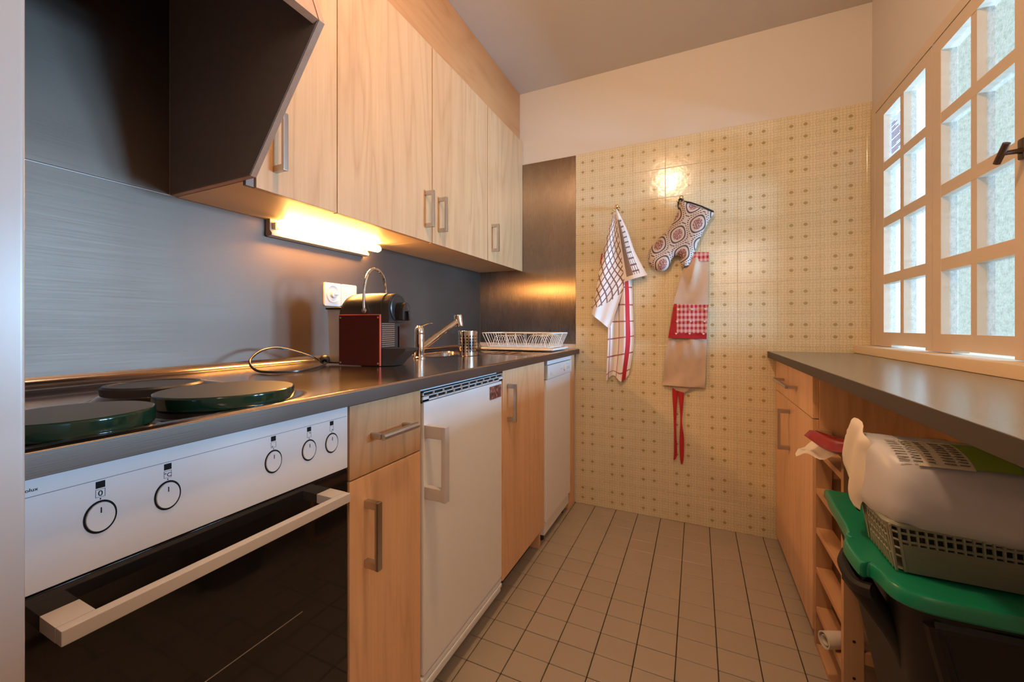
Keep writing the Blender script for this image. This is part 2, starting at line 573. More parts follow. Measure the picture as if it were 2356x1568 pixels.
TW, TH = .1685, .1572
def wall_tile():
    """printed glazed tile: fine lattice, ring motifs, four dots"""
    t = NT('printed_wall_tile')
    tc = t.add('ShaderNodeTexCoord'); sp = t.add('ShaderNodeSeparateXYZ')
    t.link(tc.outputs['Object'], sp.inputs[0])
    x = t.math('DIVIDE', sp.outputs[0], TW); z = t.math('DIVIDE', sp.outputs[2], TH)
    def fr(a, n, o=0.5): return t.math('ABSOLUTE', t.math('SUBTRACT', t.math('FRACT', t.math('ADD', t.math('MULTIPLY', a, n), o + 20)), .5))
    wob = t.noise(t.coord('Object'), 90, 1)
    wx = t.math('ADD', x, t.math('MULTIPLY', t.math('SUBTRACT', wob, .5), .02)); wz = t.math('ADD', z, t.math('MULTIPLY', t.math('SUBTRACT', wob, .5), .02))
    lx = t.math('LESS_THAN', fr(wx, 12), .085); lz = t.math('LESS_THAN', fr(wz, 12), .085)
    # rings on a third lattice
    def cell(a): return t.math('SUBTRACT', t.math('FRACT', t.math('ADD', t.math('MULTIPLY', a, 3.0), 20.0)), .5)
    cx, cz = cell(x), cell(z)
    rr = t.math('SQRT', t.math('ADD', t.math('MULTIPLY', cx, cx), t.math('MULTIPLY', cz, cz)))
    ring = t.math('LESS_THAN', t.math('ABSOLUTE', t.math('SUBTRACT', rr, .33)), .024)
    ring2 = t.math('LESS_THAN', t.math('ABSOLUTE', t.math('SUBTRACT', rr, .17)), .022)
    # four dots around the tile centre at +-1/6
    ax = t.math('SUBTRACT', t.math('ABSOLUTE', x), .167); az = t.math('SUBTRACT', t.math('ABSOLUTE', z), .18)
    dd = t.math('SQRT', t.math('ADD', t.math('MULTIPLY', ax, ax), t.math('MULTIPLY', az, az)))
    dot = t.math('LESS_THAN', dd, .047)
    bx = t.math('SUBTRACT', t.math('ABSOLUTE', x), .5); bz = t.math('SUBTRACT', t.math('ABSOLUTE', z), .18)
    d2 = t.math('LESS_THAN', t.math('SQRT', t.math('ADD', t.math('MULTIPLY', bx, bx), t.math('MULTIPLY', bz, bz))), .03)
    lines = t.math('MAXIMUM', t.math('MAXIMUM', lx, lz), t.math('MAXIMUM', ring, ring2))
    oi = t.add('ShaderNodeObjectInfo')
    base = t.mix(oi.outputs['Random'], (.67, .58, .395), (.70, .61, .42))
    c = t.mix(t.math('MULTIPLY', lines, .50), base, (.44, .335, .165))
    c = t.mix(t.math('MULTIPLY', d2, .35), c, (.36, .26, .10))
    c = t.mix(t.math('MULTIPLY', dot, .85), c, (.34, .25, .10))
    t.set(c, .16)
    t.bump(t.noise(t.coord('Object', rand=5.0), 26, 2), .16, .004)
    return t.m
M['wall_tile'] = wall_tile()

def floor_tile():
    t = NT('beige_floor_tile')
    oi = t.add('ShaderNodeObjectInfo')
    v = t.coord('Object', rand=4.0)
    base = t.mix(oi.outputs['Random'], (.37, .30, .22), (.40, .325, .24))
    c = t.mix(t.noise(v, 40, 4), base, (.40, .325, .245))
    t.set(c, .42)
    t.bump(t.noise(v, 60, 2), .06)
    return t.m
M['floor_tile'] = floor_tile()

def towel_mat(name, kind):
    t = NT(name)
    tc = t.add('ShaderNodeTexCoord'); sp = t.add('ShaderNodeSeparateXYZ'); t.link(tc.outputs['UV'], sp.inputs[0])
    u, v = sp.outputs[0], sp.outputs[1]
    def band(a, n, w): return t.math('LESS_THAN', t.math('ABSOLUTE', t.math('SUBTRACT', t.math('FRACT', t.math('MULTIPLY', a, n)), .5)), w)
    def rng(a, lo, hi): return t.math('MULTIPLY', t.math('GREATER_THAN', a, lo), t.math('LESS_THAN', a, hi))
    white = (.74, .70, .68)
    if kind == 'diag':      # check seen on the bias, white hem
        p = t.math('ADD', t.math('MULTIPLY', u, .34), v); q = t.math('SUBTRACT', t.math('MULTIPLY', u, .5), v)
        g = t.math('MAXIMUM', band(p, 12, .11), band(q, 9.5, .11))
        keep = t.math('MULTIPLY', t.math('LESS_THAN', t.math('ADD', v, t.math('MULTIPLY', u, .10)), .90), t.math('GREATER_THAN', v, .04))
        c = t.mix(t.math('MULTIPLY', g, keep), white, (.20, .10, .078))
    elif kind == 'straight':  # wide brown stripe, upright check, white hem
        g = t.math('MAXIMUM', band(t.math('SUBTRACT', u, .02), 9, .13), band(v, 13, .13))
        g = t.math('MULTIPLY', g, rng(u, .46, .78))
        st = rng(u, .13, .46)
        fine = t.math('MULTIPLY', band(u, 26, .2), .35)
        g = t.math('MAXIMUM', g, t.math('SUBTRACT', st, t.math('MULTIPLY', fine, st)))
        keep = rng(v, .17, .93)
        c = t.mix(t.math('MULTIPLY', g, keep), white, (.16, .095, .085))
    else:                   # white towel with red lines and a red stripe
        g = t.math('MAXIMUM', band(t.math('ADD', u, .08), 3.0, .045), band(v, 8, .04))
        c = t.mix(t.math('MULTIPLY', g, .85), white, (.28, .03, .035))
        c = t.mix(rng(u, .70, .86), c, (.50, .018, .024))
    t.set(c, .85)
    t.bump(t.noise(t.coord('Object'), 500, 2), .25, .001)
    return t.m
M['towel_diag'] = towel_mat('brown_check_bias', 'diag')
M['towel_str'] = towel_mat('brown_check_straight', 'straight')
M['towel_red'] = towel_mat('red_line_towel', 'red')

def mitt_mat():
    """ogee print: rounded diamonds with dark bands, dotted trellis, pink hearts of the motif"""
    t = NT('ogee_print')
    v = t.coord('UV', (1, 1, 1), 0, (0, 0, 0), (0, 0, math.radians(27)))
    sp = t.add('ShaderNodeSeparateXYZ'); t.link(v, sp.inputs[0])
    a = t.math('MULTIPLY', t.math('ADD', sp.outputs[0], .012), 2 * PI / .125)
    b = t.math('MULTIPLY', t.math('ADD', sp.outputs[1], .022), 2 * PI / .165)
    f = t.math('ADD', t.math('COSINE', a), t.math('COSINE', b))
    def rng(x, lo, hi): return t.math('MULTIPLY', t.math('GREATER_THAN', x, lo), t.math('LESS_THAN', x, hi))
    af = t.math('ABSOLUTE', f)
    dots = t.math('GREATER_THAN', t.math('SINE', t.math('MULTIPLY', sp.outputs[1], 2 * PI / .0095)), .05)
    trel = t.math('MULTIPLY', rng(af, .12, .36), dots)
    dark = rng(af, .70, 1.02)
    heart = t.math('GREATER_THAN', af, 1.45)
    n = t.noise(v, 190, 2, .6)
    c = t.mix(trel, (.56, .45, .385), (.055, .035, .035))
    c = t.mix(dark, c, (.075, .055, .058))
    c = t.mix(t.math('MULTIPLY', heart, t.math('GREATER_THAN', n, .46)), c, (.24, .085, .085))
    t.set(c, .85)
    t.bump(n, .2, .001)
    return t.m
M['mitt'] = mitt_mat()

def gingham():
    t = NT('red_gingham')
    tc = t.add('ShaderNodeTexCoord'); sp = t.add('ShaderNodeSeparateXYZ'); t.link(tc.outputs['UV'], sp.inputs[0])
    def band(a, n): return t.math('GREATER_THAN', t.math('SINE', t.math('MULTIPLY', a, 2 * PI * n)), .0)
    k = t.math('MULTIPLY', t.math('ADD', band(sp.outputs[0], 52), band(sp.outputs[1], 36)), .5)
    # plain red border at the left and the bottom
    edge = t.math('MULTIPLY', t.math('GREATER_THAN', sp.outputs[0], -.095), t.math('GREATER_THAN', sp.outputs[1], .995))
    c = t.mix(t.math('MULTIPLY', t.math('MULTIPLY', k, edge), .62), (.34, .008, .012), (.80, .55, .50))
    t.set(c, .85)
    return t.m
M['gingham'] = gingham()

def photo_magnet():
    t = NT('magnet_picture')
    v = t.coord('Object')
    n = t.noise(v, 90, 4, .7)
    c = t.ramp(n, [(.3, (.015, .012, .015)), (.5, (.16, .06, .055)), (.6, (.40, .13, .08)), (.72, (.55, .5, .55))])
    t.set(c, .3)
    return t.m
M['magnet'] = photo_magnet()

def perforated():
    t = NT('perforated_steel')
    tc = t.add('ShaderNodeTexCoord'); sp = t.add('ShaderNodeSeparateXYZ'); t.link(tc.outputs['Object'], sp.inputs[0])
    an = t.math('DIVIDE', t.math('ARCTAN2', sp.outputs[1], sp.outputs[0]), 2 * PI)
    fu = t.math('SUBTRACT', t.math('FRACT', t.math('ADD', t.math('MULTIPLY', an, 20), 40)), .5)
    fv = t.math('SUBTRACT', t.math('FRACT', t.math('MULTIPLY', sp.outputs[2], 75)), .5)
    d = t.math('SQRT', t.math('ADD', t.math('MULTIPLY', fu, fu), t.math('MULTIPLY', fv, fv)))
    inz = t.math('MULTIPLY', t.math('GREATER_THAN', sp.outputs[2], .018), t.math('LESS_THAN', sp.outputs[2], .092))
    hole = t.math('MULTIPLY', t.math('LESS_THAN', d, .24), inz)
    t.set(t.mix(hole, (.62, .57, .52), (.01, .01, .01)), .10, 1.0)
    return t.m
M['perf'] = perforated()

# ------------------------------------------------------------------ room shell
XL, XW, YB, ZC = -1.291, .71, 2.30, 2.4756
fl = obj('floor', box(-2.4, 1.2, -2.2, 2.35, -.06, -.004), M['grout_floor'], kind='structure')
fx = [-.412 + .1175 * k for k in range(-3, 11)]
fy_ = [1.4475 + .0945 * k for k in range(-12, 10)]
tile_me = None
def tile_copy(name, me, parent, loc):
    o = bpy.data.objects.new(name, me); COL.objects.link(o)
    o.parent = parent; o.location = Vector(loc) - ORG[parent.name]
    return o
for i, x in enumerate(fx[:-1]):
    for y in fy_[:-1]:
        if x + .1175 > .72 or x < -.78: continue
        c = (x + .05875, y + .04725, 0)
        if tile_me is None:
            b = box(c[0] - .0573, c[0] + .0573, c[1] - .0459, c[1] + .0459, -.006, 0, .0012, seg=1)
            o = obj('tile', b, M['floor_tile'], fl, loc=c, smooth=0); tile_me = o.data
        else:
            o = tile_copy('tile', tile_me, fl, c)
        o.location.z += random.uniform(-.0003, .0003)
# the floor of the room behind the camera, one surface out of view
obj('floor_hall', box(-2.4, 1.2, -2.2, .31, -.02, -.0015), M['floor_tile'], kind='structure')
obj('ceiling', box(-2.5, 1.3, -2.3, 2.5, ZC, ZC + .1), M['ceil'], kind='structure')
obj('wall_left', box(XL - .15, XL, .05, 2.5, 0, ZC), M['paint'], kind='structure')
wb = obj('wall_back', box(XL - .15, XW + .25, YB, YB + .15, 0, ZC), M['paint'], kind='structure')
obj('grout', box(-.6452, .7095, YB - .0042, YB + .001, 0, 2.0312), M['grout_wall'], wb)
tile_me = None
ZT = 2.0317
for i in range(-1, 8):
    for k in range(13):
        x0 = -.4905 + TW * i; x1 = x0 + TW
        z1 = ZT - TH * k; z0 = z1 - TH
        if x0 > XW - .02: continue
        cx, cz = (x0 + x1) / 2, (z0 + z1) / 2
        if x0 < -.6456 or x1 > XW or z0 < 0:
            xa, xb, za = max(x0 + .0008, -.6448), min(x1 - .0008, XW - .001), max(z0 + .0008, .001)
            o = obj('tile', box(xa, xb, YB - .006, YB, za, z1 - .0008, .0012, seg=2), M['wall_tile'], wb, loc=(cx, YB, cz), smooth=0)
        elif tile_me is None:
            o = obj('tile', box(x0 + .0008, x1 - .0008, YB - .006, YB, z0 + .0008, z1 - .0008, .0012, seg=2), M['wall_tile'], wb, loc=(cx, YB, cz), smooth=0); tile_me = o.data
        else:
            o = tile_copy('tile', tile_me, wb, (cx, YB, cz))
        o.rotation_euler = (random.uniform(-.0025, .0025), 0, random.uniform(-.0025, .0025))
# right wall around the window opening (Y .86 .. 2.283, Z .945 .. 1.985)
WY0, WY1, WZ0, WZ1 = .41, 2.283, .930, 1.985
b = box(XW, XW + .05, -2.2, WY0, 0, ZC)
box(XW, XW + .05, WY1, YB + .1, 0, ZC, bm=b)
box(XW, XW + .05, WY0, WY1, 0, WZ0, bm=b)
box(XW, XW + .05, WY0, WY1, WZ1, ZC, bm=b)
obj('wall_right', b, M['paint'], kind='structure')
# door jamb at the left of the picture; wall between kitchen and the next room
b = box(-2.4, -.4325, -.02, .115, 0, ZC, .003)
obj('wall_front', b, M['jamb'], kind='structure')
obj('wall_rear', box(-2.5, 1.3, -2.3, -2.2, 0, ZC), M['paint'], kind='structure')
obj('wall_side', box(-2.5, -2.4, -2.3, .1, 0, ZC), M['paint'], kind='structure')
# window sill board
obj('trim_1', box(.643, .80, .30, 2.2925, .9105, .945, .003), M['sill'], kind='structure')

# ------------------------------------------------------------------ window
win = empty('window_1', (XW, 1.57, .945), kind='structure')
fr = box(.703, .755, WY1 - .035, WY1 + .006, .946, WZ1 + .006, .002)
box(.703, .755, WY0 - .006, WY0 + .035, .946, WZ1 + .006, .002, bm=fr)
box(.7034, .7546, WY0 + .03, WY1 - .03, WZ1 - .03, WZ1 + .0056, bm=fr)
obj('frame', fr, M['frame'], win)
rows = [(1.7077, 1.9074), (1.4777, 1.6733), (1.2435, 1.4405), (1.0052, 1.205)]
sashes = [(1.785, 2.246, [(1.8262, 1.9856), (2.0138, 2.1617)], (1.768, 2.088)),
          (1.345, 1.781, [(1.4039, 1.5514), (1.5784, 1.7309)], (1.36, 1.672)),
          (.897, 1.337, [(.96, 1.105), (1.135, 1.28)], (.95, 1.27)),
          (.450, .893, [(.51, .660), (.690, .835)], (.50, .82))]
for y0, y1, cols, gap in sashes:
    x0, x1 = .704, .745
    zb, zt = .9475, 1.952
    ya_, yb_ = cols[0][0], cols[-1][1]
    b = box(x0, x1, yb_, y1, zb, zt, .0015)
    box(x0, x1, y0, ya_, zb, zt, .0015, bm=b)
    box(x0 + .0003, x1 - .0003, ya_ - .002, yb_ + .002, rows[0][1], zt - .0003, bm=b)
    box(x0 + .0003, x1 - .0003, ya_ - .002, yb_ + .002, .9565, rows[-1][0], bm=b)
    box(x0 + .0006, x1 - .0006, ya_ - .002, gap[0], zb, .9565, bm=b)
    box(x0 + .0006, x1 - .0006, gap[1], yb_ + .002, zb, .9565, bm=b)
    s = obj('sash', b, M['frame'], win)
    b = box(x0 + .0014, x1 - .0034, cols[0][1], cols[1][0], rows[-1][0] - .005, rows[0][1] + .005)
    obj('glazing_bar', b, M['frame'], s)
    for (za, _), (_, zb2) in zip(rows, rows[1:]):
        obj('glazing_bar', box(x0 + .001, x1 - .003, cols[0][0] - .005, cols[1][1] + .005, zb2, za), M['frame'], s)
    for ya, yb in cols:
        for za, zb2 in rows:
            obj('pane', box(.7245, .7285, ya - .004, yb + .004, za - .004, zb2 + .004), M['frosted'], s)
# espagnolette handle on the meeting stile
h = cyl((.703, 1.3745, 1.447), .012, .008, 'X', 20, .002, mat=None)
box(.696, .704, 1.364, 1.385, 1.425, 1.475, .004, bm=h)
lathe([(0, 0), (.008, 0), (.006, .012), (.0055, .03), (.006, .045), (0, .048)], (.70, 1.372, 1.445), aim((-.9, -.32, -.12)), 16, bm=h)
rod((.658, 1.341, 1.458), (.656, 1.372, 1.421), .0068, 14, h)
bmesh.ops.translate(h, verts=h.verts, vec=(0, -.004, 0))
obj('handle', h, M['bronze'], win, label='bronze T-shaped window handle')

# notice stuck on a pane
b = box(.7225, .7232, 2.045, 2.155, 1.722, 1.872)
nt = obj('paper_notice', b, M['notice'], loc=(.7225, 2.10, 1.80), smooth=0, label='printed paper notice stuck on the top corner pane of the window', cat='notice')
b = new()
z = 1.853
for w in (.03, .05, 0, .035, .06, 0, .08, .085, .085, .07, 0, .085, .08, .085, .04, 0, .08, .085, .06):
    if w: box(.7219, .7226, 2.15 - .012 - w, 2.15 - .012, z, z + .0035, bm=b)
    z -= .0066
obj('printed_lines', b, M['notice_ink'], nt, smooth=0)

# ------------------------------------------------------------------ steel wall panels
for nm, args, mt, lab in (
    ('splashback', (XL + .0005, XL + .003, .12, 2.2955, .905, 1.3805), 'steel_wall', 'long brushed steel splashback between the steel worktop and the wall cabinets'),
    ('splashback', (XL + .0005, XL + .003, .12, .596, 1.3835, 2.40), 'steel_wall', 'upper brushed steel splashback inside the cooker hood above the seam'),
    ('splashback', (-1.287, -.6456, YB - .0035, YB - .0007, .9275, ZT), 'steel_end', 'steel splashback on the end wall behind the dish rack')):
    obj(nm, box(*args, .0006, seg=1), M[mt], label=lab, cat='splashback', loc=(args[0], args[2], args[4]))

# ------------------------------------------------------------------ wall cabinets
def d_handle(parent, xs, xf, y, z0, z1, mt='nickel', w=.012, deep=.030, name='handle', axis='Z'):
    """D handle: two blocks off the door and a bar; xs door face, xf front of the bar"""
    s = 1 if xf > xs else -1
    bt = .010
    b = new()
    def bx(a, c, y0, y1, p, q): box(min(a, c), max(a, c), y0, y1, p, q, .0015, bm=b)
    if axis == 'Z':
        bx(xs, xf - s * bt * .5, y, y + w, z0, z0 + deep * .55)
        bx(xs, xf - s * bt * .5, y, y + w, z1 - deep * .55, z1)
        bx(xf - s * bt, xf, y - .001, y + w + .001, z0, z1)
    else:
        bx(xs, xf - s * bt * .5, y[0], y[0] + deep * .55, z0, z1)
        bx(xs, xf - s * bt * .5, y[1] - deep * .55, y[1], z0, z1)
        bx(xf - s * bt, xf, y[0], y[1], z0 - .001, z1 + .001)
    return obj(name, b, M[mt], parent, label='satin nickel handle' if mt == 'nickel' else None)

XU = -.985
ZD0, ZD1 = 1.371, 2.172
uc = [(.613, .8795, .634, .6776, 'wall cabinet beside the cooker hood, its handle half behind the hood'),
      (.8795, 1.3575, .8805, 1.3077, 'wall cabinet above the lit lamp, handle at its far edge'),
      (1.3585, 1.836, 1.3605, 1.3994, 'wall cabinet with near-edge handle, third from the cooker hood'),
      (1.837, 2.296, 1.8385, 1.8817, 'wall cabinet at the end wall, last of the row')]
for i, (y0, y1, dy, hy, lab) in enumerate(uc):
    r = empty('wall_cabinet', (-1.14, (y0 + y1) / 2, 1.381), 'light wood ' + lab, 'cabinet', 'wall cabinets over the steel worktop')
    if i == 0: obj('gap_shade_strip', box(-1.003, -.992, .614, .6335, ZD0 + .001, ZD1 - .001), M['black'], r)  # black strip added to paint the gap beside the first door as shade
    cb = box(XL + .003, -1.0035, y0 + .0005, y1 - .0005, 1.381, ZD1)
    obj('carcass', cb, M['board'], r)
    d = obj('door', box(-1.003, XU, dy + .001, y1 - .001, ZD0, ZD1, .0012), M['wood'], r)
    z0, z1 = 1.4235, 1.5685
    d_handle(d, XU, -.943, hy, z0, z1)
# panels on the underside: seams
obj('cornice_board', box(XL + .003, -1.0035, .613, 2.2965, ZD1 + .001, ZC - .001, .001), M['wood_y'], label='long wooden filler board between the wall cabinets and the ceiling', cat='panel', loc=(-1.1, 1.45, ZD1))

# cooker hood: shaped side panel, visor, dark body
hd = empty('cooker_hood', (-1.1, .4, 1.382), 'angled wood and black cooker hood over the hob', 'cooker hood')
side = [(XL + .0035, 1.382), (-.9495, 1.382), (-.722, 1.6745), (-.912, 2.173), (XL + .0035, 2.173)]
side_in = [(XL + .0035, 1.3835), (-.9505, 1.3835), (-.7245, 1.6745), (-.913, 2.172), (XL + .0035, 2.172)]
obj('side_panel', prism(side, .5985, .6125, 'XZ', bev=.0008), M['wood_edge'], hd)
obj('black_lining', prism(side_in, .597, .5987, 'XZ'), M['black'], hd, label='black inner face of the side panel')
obj('side_panel', prism(side, .118, .133, 'XZ', bev=.0008), M['wood_edge'], hd)
dx, dz = -.19, .4985
L = math.hypot(dx, dz); ux, uz = dx / L, dz / L
nx, nz = -uz, ux
p0 = (-.7225, 1.674)
vis = [p0, (p0[0] + ux * .5, p0[1] + uz * .5), (p0[0] + ux * .5 + nx * .016, p0[1] + uz * .5 + nz * .016), (p0[0] + nx * .016, p0[1] + nz * .016)]
obj('visor_panel', prism(vis, .134, .5965, 'XZ', bev=.0008), M['wood_edge'], hd)
obj('motor_box', box(XL + .0035, -.94, .134, .5965, 2.02, 2.17), M['black'], hd, label='black hood body')

# strip lamp under the cabinets
lp = empty('strip_lamp', (XL + .02, 1.09, 1.355), 'lit warm tube lamp under the wall cabinets', 'lamp')
prof = [(XL + .003, 1.381), (XL + .003, 1.330), (XL + .012, 1.324), (XL + .034, 1.327), (XL + .036, 1.334), (XL + .026, 1.345), (XL + .026, 1.381)]
obj('housing', prism(prof, .860, 1.287, 'XZ', bev=.001), M['lamp_beige'], lp)
for pr_ in ([(0, .016), (.010, .018), (.0155, .028), (.0155, .036)], [(.0155, .458), (.0155, .468), (.010, .478), (0, .480)]):
    obj('tube_cap', lathe(pr_, (-1.238, .852, 1.3610), 'Y', 24), M['tube_cap'], lp, label='frosted glowing tube end')
obj('tube', lathe([(.0155, .036), (.0155, .458)], (-1.238, .852, 1.3610), 'Y', 24), M['tube'], lp, label='glowing lamp tube')
for y in (.868, 1.264):
    obj('lamp_holder', box(XL + .026, -1.25, y, y + .016, 1.347, 1.37, .002), M['white_plastic'], lp)

# double wall plate: timer socket and rocker switch
wp = empty('wall_switch', (XL + .004, 1.163, 1.152), 'white double wall plate with timer dial and rocker switch behind the coffee machine', 'switch')
def rplate(y0, y1, z0, z1, x1, r=.006):
    return prism(rrect(y0, y1, z0, z1, r), XL + .003, x1, 'YZ', bev=.0012)
obj('plate', rplate(1.084, 1.162, 1.108, 1.1975, XL + .011), M['plate_white'], wp)
obj('plate', rplate(1.1635, 1.2425, 1.108, 1.1975, XL + .011), M['plate_white'], wp)
dl = lathe([(0, .002), (.024, .002), (.026, .004), (.029, .0045), (.031, .0), (0, -.003)], (XL + .011, 1.1215, 1.155), 'X', 32, sx=1.15)
obj('dial', dl, M['plate_white'], wp)
kb = cyl((XL + .012, 1.1215, 1.153), .014, .013, 'X', 24, .003)
box(XL + .012, XL + .030, 1.116, 1.137, 1.149, 1.158, .003, bm=kb)
obj('knob', kb, M['plate_white'], wp)
rk = box(XL + .010, XL + .0135, 1.178, 1.229, 1.122, 1.184, .0015)
box(XL + .012, XL + .016, 1.186, 1.221, 1.134, 1.172, .0015, bm=rk)
obj('rocker', rk, M['plate_white'], wp)

# ------------------------------------------------------------------ steel worktop (relief: hob well, sink bowl, drainer, cove, front bead)
WXF = -.6235
wt = empty('steel_worktop', (-.95, 1.2, .8714), 'long stainless steel worktop with hob well, sink and drainer', 'worktop')
def sstep(e0, e1, x):
    t_ = max(0, min(1, (x - e0) / (e1 - e0))); return t_ * t_ * (3 - 2 * t_)
def sd_rr(x, y, x0, x1, y0, y1, r):
    cx, cy = (x0 + x1) / 2, (y0 + y1) / 2
    qx, qy = abs(x - cx) - (x1 - x0) / 2 + r, abs(y - cy) - (y1 - y0) / 2 + r
    return math.hypot(max(qx, 0), max(qy, 0)) + min(max(qx, qy), 0) - r
def top_h(x, y):
    z = .9
    d = sd_rr(x, y, -1.205, -.650, .02, .552, .10)
    z -= .012 * sstep(.004, -.022, d)
    z += .0022 * math.exp(-((d - .006) / .007) ** 2)
    d = sd_rr(x, y, -1.215, -.985, 1.40, 1.80, .06)
    z -= .14 * sstep(.0, -.03, d)
    z += .002 * math.exp(-((d - .008) / .007) ** 2)
    d = min(sd_rr(x, y, -1.2, -.685, 1.845, 2.245, .03), sd_rr(x, y, -.95, -.685, 1.64, 2.0, .03))
    k = sstep(.0, -.02, d)
    z += k * (-.004 + .0030 * math.sin(x * 2 * PI / .020))
    if x < -1.262:
        q = min(.026, -1.262 - x); z += .026 - math.sqrt(max(0, .026 ** 2 - q * q)) * 1.0
    f = x - (WXF - .014)
    z += .0018 * math.exp(-((f - .005) / .003) ** 2)
    if f > .009: z -= .003 * ((f - .009) / .005) ** 2
    return z
b = new()
xs = [-1.2875 + i * .0015 for i in range(18)] + [-1.2605 + i * .0055 for i in range(1, 113)]
xs = [x for x in xs if x < WXF - .016] + [WXF - .016 + i * .0016 for i in range(11)]
ys = [.12 + i * .006 for i in range(int((2.2963 - .12) / .006) + 1)] + [2.2963]
G = [[b.verts.new((x, y, top_h(x, y))) for y in ys] for x in xs]
for i in range(len(xs) - 1):
    for j in range(len(ys) - 1):
        b.faces.new((G[i][j], G[i + 1][j], G[i + 1][j + 1], G[i][j + 1]))
obj('top_sheet', b, M['steel_top'], wt, smooth=60)
b = box(-.660, WXF + .0002, .12, 2.2963, .8714, .8984, .0008)
box(-1.28, -.662, .12, 1.38, .8714, .880, bm=b)
box(-1.28, -.662, 1.83, 2.2963, .8714, .880, bm=b)
obj('front_edge', b, M['steel_edge'], wt)
# sealed hotplates
plates = [(-.727, .234, .0735, 1), (-.755, .437, .098, 1), (-.998, .436, .078, 0)]
for x, y, r, covered in plates:
    top = .8985 if covered else .915
    lathe_b = lathe([(r + .020, .8865), (r + .012, .890), (r + .003, top - .017), (r - .001, top - .0165)], (x, y, 0), 'Z', 56)
    obj('plate_skirt', lathe_b, M['steel_top'], wt)
    hp = lathe([(r, top - .017), (r + .001, top - .004), (r - .003, top), (r * .86, top), (r * .84, top - .0012), (r * .3, top - .0018), (0, top - .0018)], (x, y, 0), 'Z', 56)
    obj('hotplate', hp, M['hob_iron'], wt)
for (x, y, r), lab in (((-.727, .234, .0785), 'green rimmed round hob cover nearest the door jamb'), ((-.755, .437, .1035), 'largest green rimmed round hob cover, beside the drawer cabinet')):
    r0 = empty('hob_cover', (x, y, .8985), lab, 'hob cover', 'enamelled hob covers')
    obj('rim', lathe([(r - .004, .8987), (r - .001, .8987), (r, .901), (r, .9165), (r - .0012, .919), (r - .003, .9197)], (x, y, 0), 'Z', 72), M['cover_rim'], r0, label='glossy green enamel rim')
    obj('cover_top', lathe([(r - .003, .9197), (r * .6, .9203), (0, .9203)], (x, y, 0), 'Z', 72), M['cover_top'], r0)

# ------------------------------------------------------------------ cooker
XD = -.645
ov = empty('oven', (-.9, .371, 0), 'built-in oven with white control panel and black glass door', 'oven')
obj('body', box(-1.2, -.667, .14, .600, .08, .862), M['dark'], ov)
cp = obj('control_panel', box(-.667, XD, .14, .6023, .7425, .8675, .0015), M['white_app'], ov)
dr = obj('door', box(-.667, XD - .001, .14, .6023, .07, .7405, .0015), M['glass_black'], ov, label='black glass oven door')
obj('door_line', box(XD - .0012, XD - .0006, .15, .50, .515, .5165), M['nickel'], dr)
hb = box(-.607, -.593, .181, .561, .699, .7155, .0012)
box(-.6475, -.6071, .181, .212, .699, .7155, .0004, bm=hb)
box(-.6475, -.6071, .530, .561, .699, .7155, .0004, bm=hb)
obj('handle', hb, M['handle_white'], ov, label='white bar handle')
X1 = XD + .0003
obj('panel_line', box(XD - .001, X1, .14, .5989, .8470, .8477), M['ink_grey'], cp)
text('lettering', 'Electrolux', .0054, M['ink'], cp, (XD + .0001, .1797, .8530), (0, 1, 0), (0, 0, 1), align='RIGHT')
knobs = [(.2295, '0'), (.2965, '\u00b0C'), (.4445, (-.0028, -.0028)), (.5126, (.0028, .0028)), (.5627, (.0028, -.0028))]
for y, mark in knobs:
    zk, ry, rz = .8031, .0150, .0193
    ringb = lathe([(.88, 0), (.88, .0006), (1.0, .0006), (1.0, 0)], (XD, y, zk), 'X', 48, sx=1, sy=1)
    for v in ringb.verts:
        v.co.y = y + (v.co.y - y) * ry; v.co.z = zk + (v.co.z - zk) * rz
    obj('knob_ring', ringb, M['ink'], cp)
    kb = lathe([(.88, 0), (.87, .0015), (.84, .0022), (0, .0022)], (XD, y, zk), 'X', 48)
    for v in kb.verts:
        v.co.y = y + (v.co.y - y) * ry; v.co.z = zk + (v.co.z - zk) * rz
    k = obj('knob', kb, M['white_app'], ov)
    obj('pointer', box(XD + .0018, XD + .0026, y - .0005, y + .0005, .8080, .8145), M['ink'], k)
    mk = box(XD - .001, X1, y - .0042, y + .0042, .8372, .8452)
    box(XD - .001, X1, y - .0005, y + .0005, .8234, .8252, bm=mk)
    ob = obj('indicator', mk, M['ink'], cp)
    fr = new()
    for (a0, a1, c0, c1) in ((-.0044, .0044, .8353, .8358), (-.0044, .0044, .8263, .8268), (-.0044, -.0039, .8263, .8358), (.0039, .0044, .8263, .8358)):
        box(XD - .001, X1, y + a0, y + a1, c0, c1, bm=fr)
    if not isinstance(mark, str):
        cyl((XD - .001, y + mark[0] * .7, .8311 + mark[1]), .0012, .0014, 'X', 12, bm=fr)
    obj('symbol_box', fr, M['ink_grey'], cp)
    if isinstance(mark, str):
        text('lettering', mark, .0090 if mark == '0' else .0074, M['ink'], cp, (XD + .0001, y, .8279), (0, 1, 0), (0, 0, 1), align='CENTER')

# ------------------------------------------------------------------ base units on the left
def carcass(r, y0, y1, z0=.1, mt='wood_low_lit'):
    b = box(-1.25, -.664, y0, y0 + .016, z0, .870)
    box(-1.25, -.664, y1 - .016, y1, z0, .870, bm=b)
    box(-1.25, -.664, y0, y1, z0, z0 + .016, bm=b)
    box(-1.25, -1.24, y0, y1, z0, .870, bm=b)
    return obj('carcass', b, M[mt], r)

